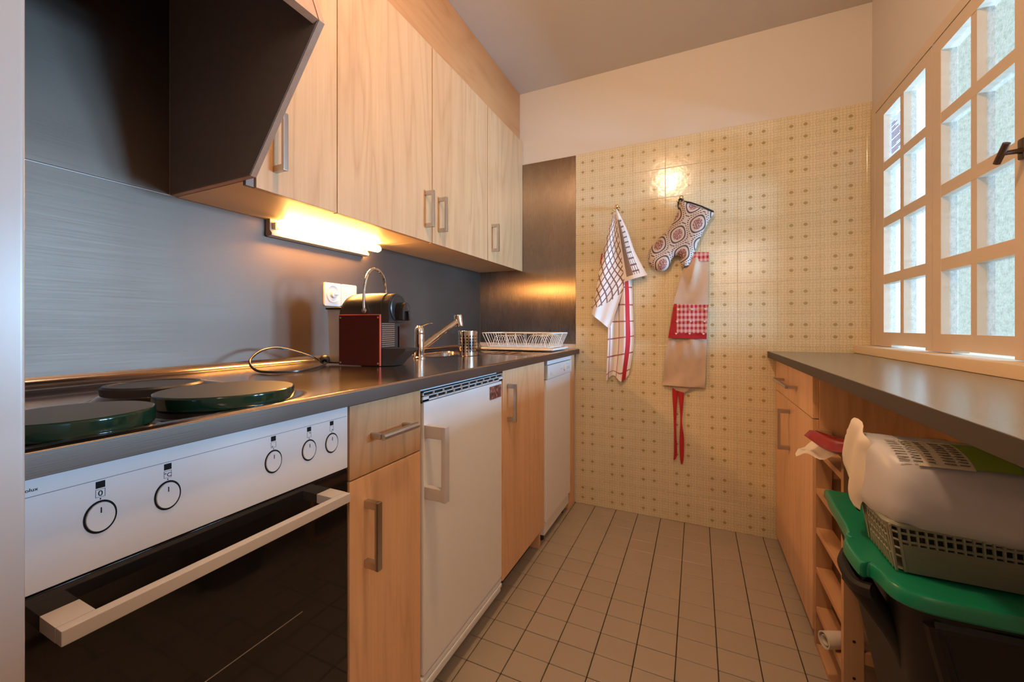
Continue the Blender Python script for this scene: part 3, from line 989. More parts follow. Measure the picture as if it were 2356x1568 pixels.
r = empty('base_cabinet', (-.9, .723, 0), 'wooden base cabinet with a drawer between oven and fridge', 'cabinet')
carcass(r, .6075, .8425)
d = obj('drawer', box(-.663, XD, .6075, .8395, .7125, .8655, .0012), M['wood'], r)
b = new()
box(XD, -.616, .664, .673, .786, .798, .0015, bm=b); box(XD, -.616, .768, .777, .786, .798, .0015, bm=b)
rod((-.613, .667, .7915), (-.613, .786, .7915), .0075, 16, b)
obj('handle', b, M['nickel'], d, label='satin nickel bar handle')
d = obj('door', box(-.663, XD, .6075, .8395, .100, .7095, .0012), M['wood_low_lit'], r)
d_handle(d, XD, -.605, .6455, .5152, .6588)
obj('plinth', box(-.72, -.71, .6075, .8425, .0, .098), M['dark'], r)
obj('plinth', box(-.72, -.71, .14, .602, .0, .068), M['dark'], ov)

# fridge
fr_ = empty('fridge', (-.9, 1.08, 0), 'white undercounter fridge with vent grille and magnet', 'fridge')
obj('body', box(-1.22, -.668, .851, 1.3145, .06, .862), M['white_fridge'], fr_)
obj('door', box(-.667, XD, .8535, 1.3135, .118, .8315, .004), M['white_fridge'], fr_)
g = new()
ya, yb = .8475, 1.3140
za, zb = .8345, .8590
cols_ = 10
box(-.648, -.643, ya, yb, zb - .0022, zb, bm=g)
box(-.648, -.643, ya, yb, zb - .0125, zb - .0100, bm=g)
box(-.648, -.643, ya, yb, za, zb - .0205, bm=g)
for i in range(cols_ + 1):
    y = ya + (yb - ya - .0025) * i / cols_
    box(-.648, -.643, y, y + .0025, zb - .012, zb, bm=g)
    y2 = ya + .022 + (yb - ya - .05) * i / cols_
    box(-.648, -.643, y2, y2 + .0025, za, zb - .010, bm=g)
box(-.648, -.643, ya, ya + .022, za, zb - .011, bm=g); box(-.648, -.643, yb - .025, yb, za, zb - .011, bm=g)
obj('vent_grille', g, M['white_app'], fr_, label='white slotted vent grille')
obj('vent_back', box(-.672, -.6505, ya + .002, yb - .002, .829, zb - .002), M['dark'], fr_)
b = new()
for z0, z1 in ((.580, .612), (.739, .772)):
    box(-.6455, -.583, .8545, .872, z0, z1, .002, bm=b)
box(-.592, -.579, .853, .8735, .5794, .7726, .002, bm=b)
obj('handle', b, M['handle_white'], fr_, label='white bracket handle')
b = new()
for k, (z0, z1, xf) in enumerate(((.098, .112, -.647), (.084, .0955, -.645), (.066, .0815, -.650))):
    box(-.70, xf, .8475, 1.3140, z0, z1, .002, bm=b)
obj('kick_strip', b, M['white_fridge'], fr_)
for z in (.79, .757, .735, .56, .54, .12):
    obj('hinge_screw', cyl((-.66, .8465, z), .004, .006, 'Y', 10), M['nickel'], fr_)
obj('plinth', box(-.735, -.725, .845, 1.32, 0, .066), M['dark'], fr_)
mg = obj('fridge_magnet', box(XD + .0004, XD + .0022, 1.2175, 1.3035, .7765, .8215, .0004), M['magnet'], label='small dark picture magnet on the top corner of the white fridge', cat='magnet', loc=(XD, 1.26, .80))

# second base cabinet
r = empty('base_cabinet', (-.9, 1.54, 0), 'wooden base cabinet with one door between fridge and dishwasher', 'cabinet')
b = box(-1.25, -.664, 1.318, 1.334, .098, .869)
box(-1.25, -.664, 1.334, 1.742, .098, .112, bm=b)
obj('carcass', b, M['wood_low_lit'], r)
obj('side_panel', box(-1.25, -.6645, 1.742, 1.760, 0, .869, .0008), M['wood_low_lit'], r)
d = obj('door', box(-.663, XD, 1.3195, 1.7585, .0985, .868, .0012), M['wood_low_lit'], r)
d_handle(d, XD, -.6095, 1.3583, .6741, .8143)
obj('plinth', box(-.72, -.71, 1.32, 1.742, 0, .097), M['dark'], r)

# dishwasher
r = empty('dishwasher', (-.9, 1.985, 0), 'narrow white dishwasher at the far end of the worktop', 'dishwasher')
obj('body', box(-1.22, -.668, 1.790, 2.18, .05, .862), M['white_app'], r)
obj('top_strip', box(-.668, -.640, 1.788, 2.1815, .8475, .8665, .002), M['white_app'], r)
pn = obj('control_panel', box(-.668, -.637, 1.788, 2.1815, .778, .8445, .004), M['white_app'], r)
b = cyl((-.639, 2.045, .812), .016, .009, 'X', 24, .002)
obj('knob', b, M['white_plastic'], r)
for q in ((1.825, 1.833, .795, .812), (1.845, 1.853, .797, .803), (1.985, 2.015, .807, .815), (2.09, 2.14, .800, .816), (2.08, 2.15, .826, .828)):
    obj('symbol', box(-.6372, -.6364, *q), M['handle_white'], pn)
obj('door', box(-.667, XD, 1.788, 2.1815, .105, .776, .003), M['white_fridge'], r)
obj('kick_strip', box(-.70, -.655, 1.788, 2.1815, .040, .100, .003), M['white_fridge'], r)
obj('foot', cyl((-.69, 2.14, 0), .016, .042, 'Z', 16), M['black_plastic'], r)
obj('foot', cyl((-.69, 1.83, 0), .016, .042, 'Z', 16), M['black_plastic'], r)
obj('end_panel', box(-1.25, -.6525, 2.190, 2.293, 0.001, .869, .001), M['wood_low_lit'], label='narrow wooden end panel between dishwasher and tiled wall', cat='panel', loc=(-.9, 2.24, 0))

# ------------------------------------------------------------------ coffee machine (turned a little)
MO = Vector((-1.079, .974, .9)); ma = Vector((.9887, .1499, 0)); mb = Vector((-.1499, .9887, 0))
MM = Matrix((ma, mb, Vector((0, 0, 1)))).transposed().to_4x4(); MM.translation = MO
cm = empty('coffee_machine', MO + ma * .08 + mb * .055, 'black and red capsule coffee machine with chrome carry handle', 'coffee machine')
def mpart(name, bm, mt, lab=None, parent=None):
    bmesh.ops.transform(bm, matrix=MM, verts=bm.verts)
    return obj(name, bm, M[mt], parent or cm, label=lab)
def arch(w0, w1, zb, zt, rad, n=8):
    return [(w0, zb), (w1, zb)] + [(w1 - rad + rad * math.cos(PI / 2 * k / n), zt - rad + rad * math.sin(PI / 2 * k / n)) for k in range(n + 1)] + \
           [(w0 + rad - rad * math.sin(PI / 2 * k / n), zt - rad + rad * math.cos(PI / 2 * k / n)) for k in range(n + 1)]
# shell: inverted U lofted along the machine, rounded at the back
loops = []
for a_, s_ in ((-.002, .70), (.002, .82), (.010, .91), (.022, .965), (.040, .99), (.06, 1.0), (.157, 1.0)):
    prof = arch(.001, .109, .13, .2405, .046)
    loops.append([(a_, .055 + (y - .055) * (1 if s_ > .95 else .96), .13 + (z - .13) * s_) for y, z in prof])
sh = loft(loops)
mpart('shell', sh, 'black_plastic')
mpart('core', box(.003, .150, .004, .106, .012, .14, .003), 'black_plastic')
pnl = mpart('side_plate', box(.0, .1565, -.004, .0, .002, .1675, .0012), 'red_metal', 'dark red metal side plate')
e = box(.1535, .1575, -.0046, .001, .002, .168, .0008)
box(0, .1575, -.0046, .001, .1655, .1685, .0008, bm=e)
mpart('plate_edge', e, 'red_edge', 'bright red edge', parent=pnl)
for a_, z in ((.006, .010), (.149, .010), (.006, .158), (.149, .158)):
    mpart('screw', cyl((a_, -.0055, z), .0032, .002, 'Y', 12, .0006), 'nickel', parent=pnl)
mpart('side_plate', box(.0, .1565, .110, .114, .002, .1675, .0012), 'red_metal')
# head
hb = loft([[(a_, .055 + (y - .055) * k, .185 + (z - .185) * k) for y, z in arch(.003, .107, .142, .2385, .046)] for a_, k in ((.157, 1.0), (.178, 1.0), (.184, .97))])
mpart('brew_head', hb, 'black_plastic')
mpart('head_ring', lathe([(.030, 0), (.0455, 0), (.0455, .004), (.042, .006), (.036, .004), (.0, .003)], (.183, .055, .190), 'X', 40), 'black_plastic')
lv = prism([(.034, .150), (.034, .185), (.042, .203), (.060, .210), (.078, .203), (.086, .185), (.086, .150), (.074, .148), (.072, .178), (.048, .178), (.046, .148)], .186, .216, 'YZ', bev=.003)
box(.186, .206, .045, .075, .150, .185, .004, bm=lv)
mpart('spout', lv, 'black_gloss', 'glossy black lever and spout')
for k in range(12):
    mpart('cooling_rib', box(.150, .1575, .006, .080, .062 + k * .0068, .0655 + k * .0068, .0008), 'nickel')
mpart('front_plate', box(.148, .153, .004, .106, .055, .145), 'black_plastic')
tr = loft([[(.157, .006, z0), (.157, .104, z0), (x, .104 - q, z0), (x, .006 + q, z0)] for x, z0, q in ((.190, .002, .02), (.20, .02, .012), (.236, .050, .008), (.238, .058, .008))])
box(.15, .157, .006, .104, .002, .058, .001, bm=tr)
mpart('drip_tray', tr, 'black_plastic')
mpart('tank', loft([[(x0, y0, z) for x0, y0 in ((-.004, .004), (-.004, .106), (-.004 - w, .106 - q), (-.004 - w, .004 + q))] for z, w, q in ((.010, .042, .004), (.186, .050, .002))]), 'smoke', 'smoky clear water tank')
mpart('tank_lid', box(-.060, -.002, .002, .108, .186, .194, .003), 'black_plastic')
mpart('plug_block', box(-.055, -.002, .010, .030, .004, .020, .003), 'black_plastic')
pts = smooth_path([(.100, -.006, .180), (.0985, -.007, .205), (.098, -.004, .255), (.1, .010, .298), (.1, .034, .319), (.1, .055, .3225), (.1, .076, .319), (.1, .100, .298), (.098, .114, .255), (.0985, .117, .205), (.1, .116, .180)], 6)
hh = tube(pts, .0048, 10)
for y in (-.006, .116): cyl((.100, y - .004, .181), .009, .008, 'Y', 18, .002, bm=hh)
mpart('carry_handle', hh, 'chrome', 'chrome arched carry handle')
# cord with plug, part of the machine
cp_ = smooth_path([(-1.118, .985, .912), (-1.16, .965, .914), (-1.17, .935, .930), (-1.20, .862, .9585), (-1.195, .802, .960), (-1.185, .760, .946), (-1.165, .732, .926), (-1.12, .722, .9065), (-1.05, .722, .9045), (-1.015, .775, .9045), (-1.045, .850, .9045), (-1.088, .918, .9055), (-1.118, .952, .908)], 8)
obj('cord', tube(cp_, .0036, 8), M['cord'], cm, label='black power cord looped on the worktop')
pl = lathe([(0, 0), (.013, 0), (.016, .004), (.0165, .012), (.010, .024), (.006, .03), (0, .03)], (-1.128, .955, .913), aim((-.55, .5, .55)), 18)
rod((-1.128, .955, .913), (-1.118, .945, .905), .0025, 8, pl)
obj('plug', pl, M['black_plastic'], cm, label='black mains plug')

# ------------------------------------------------------------------ tap, cutlery cup, dish rack
tp = empty('kitchen_tap', (-1.03, 1.332, .9), 'chrome mixer tap with long slanted pull-out spout', 'tap')
obj('body', lathe([(0, 0), (.026, 0), (.026, .004), (.0215, .008), (.0205, .06), (.0195, .098), (.0, .098)], (-1.03, 1.332, .9), 'Z', 32), M['chrome'], tp)
b = lathe([(.0195, .100), (.0200, .108), (.0185, .122), (.013, .132), (0, .134)], (-1.03, 1.332, .9), 'Z', 32)
tube(smooth_path([(-1.03, 1.332, 1.026), (-1.028, 1.36, 1.036), (-1.026, 1.39, 1.042), (-1.025, 1.412, 1.043)], 5), [.010] * 5 + [.008] * 5 + [.006] * 5 + [.005], 12, flat=.5, bm=b)
obj('lever', b, M['chrome'], tp)
S0, S1 = Vector((-1.025, 1.338, .944)), Vector((-1.0, 1.553, 1.049))
m_ = S0.lerp(S1, .42)
obj('spout', rod(S0, m_, .0155, 24), M['chrome'], tp)
hs = rod(m_ + (S1 - S0) * .006, S1, .0135, 24)
lathe([(0, -.028), (.0175, -.028), (.0195, -.024), (.0185, .020), (.0175, .026), (.012, .029), (0, .029)], S1 + Vector((.004, .022, .008)), aim((-.06, -.12, 1)), 28, bm=hs)
obj('spray_head', hs, M['chrome'], tp)
cu = empty('cutlery_cup', (-.922, 1.535, .9), 'perforated steel cutlery cup standing by the sink', 'cup')
C = (-.922, 1.535, .9)
b = lathe([(0, .001), (.0425, .001), (.0440, .004), (.0440, .106), (.0446, .108), (.0440, .110), (.0425, .110), (.0425, .005), (0, .005)], C, 'Z', 48, sx=.92, sy=1.08)
obj('cup', b, M['perf'], cu)

dk = empty('dish_rack', (-.88, 2.07, .905), 'white wire dish rack on its drip tray at the end of the worktop', 'dish rack')
RX0, RX1, RY0, RY1 = -1.085, -.665, 1.945, 2.205
tb = prism(rrect(-1.075, -.668, 1.935, 2.20, .02), .9045, .9075, 'XY', bev=.001)
for a, c in (((-1.075, 1.935), (-.668, 1.935)), ((-.668, 1.935), (-.668, 2.20)), ((-1.075, 1.935), (-1.075, 2.20)), ((-1.075, 2.2), (-.668, 2.2))):
    rod((*a, .911), (*c, .911), .005, 8, tb)
obj('drip_tray', tb, M['white_plastic'], dk)
rim = [(RX0, RY0), (RX1, RY0), (RX1, RY1), (RX0, RY1)]
bot = [(RX0 + .03, RY0 + .02), (RX1 - .03, RY0 + .02), (RX1 - .03, RY1 - .02), (RX0 + .03, RY1 - .02)]
b = tube([Vector((x, y, .994)) for x, y in rrect(RX0, RX1, RY0, RY1, .02, 4)], .0024, 6, True)
tube([Vector((x, y, .919)) for x, y in rrect(RX0 + .03, RX1 - .03, RY0 + .02, RY1 - .02, .012, 4)], .002, 6, True, bm=b)
obj('rim', b, M['wire'], dk)
b = new()
def lerp2(p, q, t_): return (p[0] + (q[0] - p[0]) * t_, p[1] + (q[1] - p[1]) * t_)
for e_, n_ in ((0, 7), (1, 13), (2, 7), (3, 8)):
    for k in range(n_):
        t_ = (k + .5) / n_
        p = lerp2(bot[e_], bot[(e_ + 1) % 4], t_); q = lerp2(rim[e_], rim[(e_ + 1) % 4], t_)
        rod((*p, .919), (*q, .994), .0013, 6, b)
for k in range(14):
    x = bot[0][0] + (bot[1][0] - bot[0][0]) * (k + .5) / 14
    rod((x, bot[0][1], .919), (x, bot[2][1], .919), .0012, 6, b)
obj('wire_side', b, M['wire'], dk, kind='stuff')
for xc, w, hh_ in ((-.985, .095, .062), (-.775, .115, .066)):
    b = new()
    for k in range(9):
        y = RY0 + .035 + k * .024
        xo = xc + k * .004
        P_ = smooth_path([(xo - w / 2, y, .919), (xo - w / 2 + .012, y, .919 + hh_ * .55), (xo - w * .22, y, .919 + hh_ * .95), (xo + w * .22, y, .919 + hh_ * .95), (xo + w / 2 - .012, y, .919 + hh_ * .55), (xo + w / 2, y, .919)], 4)
        tube(P_, .0013, 6, bm=b)
    obj('plate_holder', b, M['wire'], dk)

# ------------------------------------------------------------------ hooks, towels, mitt, apron on the back wall
def hook(x, z, lab):
    r = empty('wall_hook', (x, YB - .006, z), lab, 'hook', 'double ball hooks on the tiled wall')
    b = lathe([(0, 0), (.013, 0), (.0125, .004), (.006, .007), (.005, .02), (.0085, .024), (.0115, .031), (.0115, .036), (.008, .042), (0, .044)], (x, YB - .006, z), aim((0, -1, .12)), 24)
    tube(smooth_path([(x - .004, YB - .012, z), (x - .010, YB - .026, z - .008), (x - .016, YB - .036, z - .012)], 4), .0035, 8, bm=b)
    lathe([(0, -.006), (.005, -.0035), (.0062, 0), (.005, .004), (0, .006)], (x - .017, YB - .037, z - .012), 'Z', 16, bm=b)
    obj('hook_body', b, M['brass'], r)
hook(-.402, 1.688, 'small polished brass hook holding the checked tea towels')
hook(-.073, 1.694, 'small polished brass hook holding the oven mitt and apron')

T1L = [(-.416, 1.658), (-.449, 1.541), (-.488, 1.373), (-.517, 1.203), (-.537, 1.1)]
T1R = [(-.401, 1.657), (-.383, 1.535), (-.368, 1.39), (-.361, 1.265), (-.442, 1.014)]
T1bL = [(-.406, 1.672), (-.39, 1.535), (-.376, 1.414), (-.361, 1.274)]
T1bR = [(-.397, 1.672), (-.345, 1.555), (-.304, 1.433), (-.241, 1.304)]
T2L = [(-.444, 1.492), (-.444, 1.298), (-.449, 1.104), (-.454, .909), (-.461, .724)]
T2R = [(-.354, 1.484), (-.327, 1.292), (-.318, 1.102), (-.315, .936), (-.341, .759)]
tw = empty('tea_towel', (-.40, 2.26, 1.66), 'white tea towel with brown check and stripe hanging in front on the hook', 'towel')
b = cloth_patch(T1L, T1R, lambda s, t: 2.245 - .014 * math.sin(s * 5.2 + .4) * min(1, t * 2.2) - .006 * math.sin(s * 11) * t, 22, 44)
obj('bias_fold', b, M['towel_diag'], tw)
b = cloth_patch(T1bL, T1bR, lambda s, t: 2.240 + .02 * (1 - s) * t - .010 * math.sin(s * 4.4) * min(1, t * 2), 18, 34)
obj('straight_fold', b, M['towel_str'], tw)
tw2 = empty('tea_towel', (-.39, 2.285, 1.49), 'white tea towel with red stripe and thin red lines hanging behind the checked towel', 'towel')
def fy2(s, t): return 2.272 - .013 * math.sin(s * 2 * PI * 1.6 + 1.1 + .5 * t) * min(1, .35 + t)
b = cloth_patch(T2L, T2R, fy2, 40, 50)
for v in b.verts:      # uneven hanging corners
    if v.co.z < .80: v.co.z += .022 * math.sin((v.co.x + .46) * 55) * min(1, (.80 - v.co.z) / .05)
obj('cloth', b, M['towel_red'], tw2)
b = cloth_patch([(-.492, 1.44), (-.497, 1.40), (-.500, 1.365)], [(-.480, 1.445), (-.485, 1.40), (-.492, 1.36)], lambda s, t: 2.277, 3, 6)
obj('red_hem', b, M['red_cloth'], tw2, label='red hem showing at the side')

MITT = [(-.085, 1.664), (-.06, 1.677), (-.007, 1.647), (.073, 1.605), (.061, 1.575), (.029, 1.512), (-.003, 1.435), (-.023, 1.384), (-.036, 1.349), (-.052, 1.334), (-.073, 1.342), (-.079, 1.363), (-.073, 1.383), (-.087, 1.397), (-.106, 1.394), (-.121, 1.372), (-.13, 1.346), (-.157, 1.322), (-.192, 1.326), (-.221, 1.351), (-.238, 1.385), (-.238, 1.42), (-.221, 1.454), (-.188, 1.492), (-.153, 1.526), (-.121, 1.561), (-.102, 1.598), (-.089, 1.631)]
mt_ = empty('oven_mitt', (-.07, 2.27, 1.66), 'patterned oven mitt with navy cuff hanging from the hook', 'oven mitt')
b = pillow(MITT, lambda u, v, d: (u, 2.262 - d, v), .008, .026, .020, .045, curve=True)
obj('mitt', b, M['mitt'], mt_)
b = tube([(-.063, 2.258, 1.676), (-.03, 2.247, 1.662), (.02, 2.243, 1.636), (.076, 2.258, 1.606)], .0042, 10)
obj('cuff_binding', b, M['navy'], mt_, label='navy cuff binding')
b = tube(smooth_path([(-.083, 2.262, 1.632), (-.088, 2.266, 1.66), (-.086, 2.262, 1.683), (-.076, 2.256, 1.690), (-.066, 2.258, 1.680)], 4), .0045, 8)
obj('hanging_loop', b, M['navy'], mt_)

ap = empty('apron', (-.05, 2.285, 1.41), 'folded tan apron with red checked pocket hanging under the mitt', 'apron')
APL = [(-.038, 1.409), (-.058, 1.345), (-.077, 1.28), (-.100, 1.20), (-.113, 1.145), (-.133, 1.008), (-.145, .916), (-.161, .777), (-.166, .719)]
APR = [(.055, 1.402), (.054, 1.34), (.053, 1.274), (.052, 1.21), (.051, 1.141), (.047, 1.02), (.045, .916), (.040, .78), (.036, .716)]
def fya(s, t):
    z = 1.4 - .69 * t
    fold = .016 * math.exp(-((s - .42) / .16) ** 2) * max(0, min(1, (1.40 - z) / .1)) * max(0, min(1, (z - 1.13) / .12))
    return 2.268 - fold - .006 * math.sin(s * 7 + t * 5) * t + .004 * math.sin(t * 22 + s * 3) * (1 if t > .6 else .3) - (.0035 * math.sin(s * 17 + t * 9) * math.sin(t * 30 - s * 6) if t > .66 else 0)
b = cloth_patch(APL, APR, fya, 24, 60, thick=.008)
obj('cloth', b, M['tan_cloth'], ap)
b = cloth_patch([(-.040, 1.412), (-.050, 1.366)], [(.0555, 1.405), (.054, 1.359)], lambda s, t: 2.2635, 8, 4)
uvl = b.loops.layers.uv.active
for f in b.faces:
    for l in f.loops: l[uvl].uv = (l.vert.co.x + .1, l.vert.co.z)
obj('band', b, M['gingham'], ap, label='red checked neck band')
b = cloth_patch([(-.108, 1.147), (-.122, 1.06), (-.137, .970)], [(.052, 1.139), (.048, 1.05), (.044, .965)], lambda s, t: 2.250 - .003 * math.sin(s * 6), 14, 10)
uvl = b.loops.layers.uv.active
for f in b.faces:
    for l in f.loops: l[uvl].uv = (l.vert.co.x, l.vert.co.z)
pk = obj('pocket', b, M['gingham'], ap, label='red checked pocket with small hearts')
for (z, x0_) in ((1.117, -.088), (1.055, -.093), (.992, -.098)):
    for k in range(3):
        x = x0_ + k * .064
        hb_ = prism([(x, z - .0055), (x + .0055, z + .001), (x + .0055, z + .0035), (x + .003, z + .005), (x, z + .0025), (x - .003, z + .005), (x - .0055, z + .0035), (x - .0055, z + .001)], 2.2445, 2.250, 'XZ')
        obj('heart', hb_, M['label_white'], pk)

b = pillow([(-.135, .722), (-.017, .714), (-.061, .684), (-.099, .693)], lambda u, v, d: (u, 2.278 - d, v), .012, .005, .005, .02, curve=False)
obj('folded_hem', b, M['tan_cloth'], ap)
TIE1 = [(-.118, .700), (-.092, .700), (-.097, .596), (-.099, .492), (-.095, .39), (-.097, .344), (-.112, .324), (-.11, .365), (-.11, .48), (-.114, .594)]
TIE2 = [(-.09, .700), (-.063, .697), (-.067, .599), (-.071, .53), (-.061, .44), (-.065, .326), (-.078, .315), (-.084, .415), (-.08, .529), (-.082, .597)]
for P_ in (TIE1, TIE2):
    obj('tie_strap', pillow(P_, lambda u, v, d: (u, 2.283 - d, v), .008, .004, .004, .01), M['red_cloth'], ap, label='red hanging tie strap')

# ------------------------------------------------------------------ right side: worktop, cabinet, bottle rack
wr = empty('laminate_worktop', (.48, 1.4, .8802), 'grey-green laminate worktop under the window', 'worktop')
obj('board', box(.3125, .709, .30, 2.2925, .8806, .9102, .0015), M['counter'], wr)
obj('edge_strip', box(.3110, .3127, .30, 2.2925, .8804, .9098, .0006, seg=1), M['counter_edge'], wr, label='dark edge strip')
XR = .345
r = empty('base_cabinet', (.53, 1.95, 0), 'wooden base cabinet with drawer under the grey window worktop', 'cabinet')
b = box(.363, .705, 1.609, 1.627, .0, .879, .0008); box(.363, .705, 2.27, 2.288, .0, .879, bm=b)
box(.363, .705, 1.627, 2.27, .03, .046, bm=b); box(.695, .705, 1.627, 2.27, .03, .879, bm=b)
obj('carcass', b, M['wood_low_lit'], r)
d = obj('drawer', box(XR, .362, 1.613, 2.288, .7275, .870, .0012), M['wood_low_lit'], r)
d_handle(d, XR, .305, (1.83, 2.10), .792, .803, axis='Y')
d = obj('door', box(XR, .362, 1.613, 2.288, .035, .7245, .0012), M['wood_low_lit'], r)
d_handle(d, XR, .302, 1.9607, .524, .690)
obj('plinth', box(.385, .395, 1.627, 2.27, 0, .03), M['dark'], r)

rk_ = empty('bottle_rack', (.49, 1.455, 0), 'slatted pine bottle rack beside the window-side cabinet', 'rack')
RF, RB, RN, RA = .347, .665, 1.313, 1.602
for x0 in (RF, RB - .043):
    for y0 in (RN, RA - .020):
        obj('post', box(x0, x0 + .043, y0, y0 + .020, 0, .698, .0015), M['pine_z'], rk_)
for z in (.640, .512, .385, .258, .132, .012):
    for x0 in (RF + .001, RB - .044):
        obj('slat', box(x0, x0 + .043, RN + .0203, RA - .0203, z - .018, z, .0015), M['pine'], rk_)
for z in (.63, .37, .215, .12):
    obj('screw_hole', cyl((RF + .022, RN - .0008, z), .0035, .002, 'Y', 12), M['dark'], rk_)
for z in (.575, .19):
    obj('stretcher', box(RF + .043, RB - .043, RN + .003, RN + .017, z - .03, z, .001), M['pine'], rk_)
    obj('stretcher', box(RF + .043, RB - .043, RA - .017, RA - .003, z - .03, z, .001), M['pine'], rk_)

# rolled paper sticking out of the rack
d_ = Vector((1, .45, -.02)).normalized()
P0 = Vector((.322, 1.385, .1535))
b = lathe([(.0185, 0), (.0215, 0), (.0215, .24), (.0185, .24), (.0185, 0)], P0, aim(d_), 24)
lathe([(.011, .003), (.013, .003), (.013, .23), (.011, .23), (.011, .003)], P0, aim(d_), 20, bm=b)
obj('paper_roll', b, M['paper'], loc=P0, label='rolled white paper poking out low in the bottle rack', cat='paper roll')

# red pack on a crumpled paper bag on top of the rack
ang = math.atan2(-.19, .165)
ca, sa = math.cos(ang), math.sin(ang)
def on_rack(cx, cy, cz):
    return lambda u, v, d: (cx + u * ca - v * sa, cy + u * sa + v * ca, cz + d + .006 * math.sin(u * 40))
poly = [(-.130, 0), (-.10, .022), (-.05, .038), (.02, .050), (.09, .043), (.125, .018), (.13, -.01), (.09, -.040), (.02, -.050), (-.05, -.038), (-.10, -.022)]
b = pillow(poly, on_rack(.360, 1.272, .7185), .010, .027, .010, .045)
pk_ = obj('red_packet', b, M['red_pack'], loc=(.37, 1.27, .725), label='shiny red lens-shaped packet on the paper bag on top of the rack', cat='packet')
b = pillow([(-.145, -.055), (-.14, .04), (-.06, .085), (.06, .085), (.13, .06), (.14, -.05), (.05, -.075), (-.07, -.08)], lambda u, v, d: (.395 + u * ca - v * sa, 1.325 + u * sa + v * ca, .7035 + d + .009 * math.sin(u * 75 + v * 50) * math.sin(v * 65) - .9 * max(0, .335 - (.385 + u * ca - v * sa)) ** 1.0 * .5), .010, .003, .003, .02)
obj('paper_bag', b, M['paper'], loc=(.38, 1.35, .70), label='crumpled white paper bag draped over the rack top', cat='bag')

# ------------------------------------------------------------------ green-lidded bin, basket, film pack
bn = empty('bin', (.47, 1.0, 0), 'black plastic bin with green lid under the window worktop', 'bin')
def ring3(x0, x1, y0, y1, r_, z): return [(x, y, z) for x, y in rrect(x0, x1, y0, y1, r_, 6)]
lo = [ring3(.40, .63, .93, 1.13, .04, .0), ring3(.36, .65, .88, 1.18, .05, .25), ring3(.315, .675, .845, 1.22, .06, .50), ring3(.298, .683, .832, 1.24, .06, .588), ring3(.290, .688, .822, 1.25, .06, .592), ring3(.290, .688, .822, 1.25, .06, .600)]
obj('tub', loft(lo), M['bin'], bn)
hb = tube(smooth_path([(.268, .985, .588), (.255, .955, .580), (.257, .905, .572), (.275, .885, .575)], 5), .012, 10)
tube(smooth_path([(.262, .93, .575), (.29, .93, .53), (.325, .935, .47), (.35, .95, .40), (.38, .965, .34)], 5), [.022 - .0006 * i for i in range(21)], 12, bm=hb)
obj('handle', hb, M['bin'], bn, label='black moulded handle')
b = new()
for pts in ([(.335, .846, .565), (.345, .848, .52), (.385, .862, .36), (.42, .885, .15), (.43, .90, .02)], [(.335, .846, .565), (.42, .838, .572), (.55, .838, .572), (.66, .845, .565)]):
    tube(smooth_path(pts, 6), .012, 8, bm=b)
obj('rib', b, M['bin'], bn, label='raised rib on the front')
LID = [(.292, 1.235), (.276, 1.04), (.266, 1.0), (.268, .985), (.257, .975), (.2535, .945), (.255, .893), (.262, .888), (.270, .890), (.276, .872), (.281, .840), (.298, .820), (.326, .812), (.372, .812), (.44, .814), (.62, .815), (.672, .825), (.69, .86), (.69, 1.22), (.665, 1.25), (.33, 1.25)]
lidp = [(p.x, p.y) for p in smooth_path([(x, y, 0) for x, y in LID], 3, True)]
cx, cy = .48, 1.03
def sc2(P, k, z): return [(cx + (x - cx) * (1 - k / .22), cy + (y - cy) * (1 - k / .2), z) for x, y in P]
b = loft([sc2(lidp, .003, .594), sc2(lidp, 0, .598), sc2(lidp, 0, .612), sc2(lidp, .003, .6185), sc2(lidp, .008, .6205), sc2(lidp, .02, .6185)])
obj('lid', b, M['lid_green'], bn, label='green lid with lugs')

bs = empty('basket', (.48, .94, .62), 'grey-green plastic basket standing on the bin lid', 'basket')
BZ0, BZ1 = .6225, .700
def bq(t_, y, x): return None
def bcorner(k):  # inner loop at height fraction k
    e = .012 * k
    return (.304 - e, .672, .880 - e * .6, .994 + e * .6)
b = loft([ring3(*bcorner(0), .02, BZ0), ring3(*bcorner(0), .02, BZ0 + .004)])
obj('base', b, M['basket'], bs)
b = new()
nx_, ny_ = 34, 10
for i in range(nx_ + 1):
    t_ = i / nx_
    for s_ in (0, 1):
        p = Vector((bcorner(0)[0] + (bcorner(0)[1] - bcorner(0)[0]) * t_, bcorner(0)[2 + s_], BZ0)); c1 = bcorner(1)
        q = Vector((c1[0] + (c1[1] - c1[0]) * t_, c1[2 + s_], BZ1))
        rod(p, q, .0022, 5, b)
for j in range(ny_ + 1):
    t_ = j / ny_
    for dlt in (-.13, .13):
        t2 = t_ + dlt
        if not 0 <= t2 <= 1: continue
        c0, c1 = bcorner(0), bcorner(1)
        rod((c0[0], c0[2] + (c0[3] - c0[2]) * t_, BZ0), (c1[0], c1[2] + (c1[3] - c1[2]) * t2, BZ1), .0022, 5, b)
for k in (.30, .48, .66, .83):
    tube([Vector(p) for p in ring3(*bcorner(k), .02, BZ0 + (BZ1 - BZ0) * k)], .0022, 5, True, bm=b)
obj('lattice', b, M['basket'], bs, kind='stuff')
b = loft([ring3(*bcorner(0), .02, BZ0), ring3(*bcorner(.6), .02, BZ0 + (BZ1 - BZ0) * .6)], cap0=False, cap1=False)
for f in list(b.faces):       # solid lower wall only on the two long sides
    if abs(f.normal.x) > .5: b.faces.remove(f)
bmesh.ops.solidify(b, geom=list(b.faces), thickness=-.002)
obj('wall', b, M['basket_clear'], bs)
obj('rim', tube([Vector(p) for p in ring3(*bcorner(1), .02, BZ1)], .005, 8, True), M['basket'], bs)

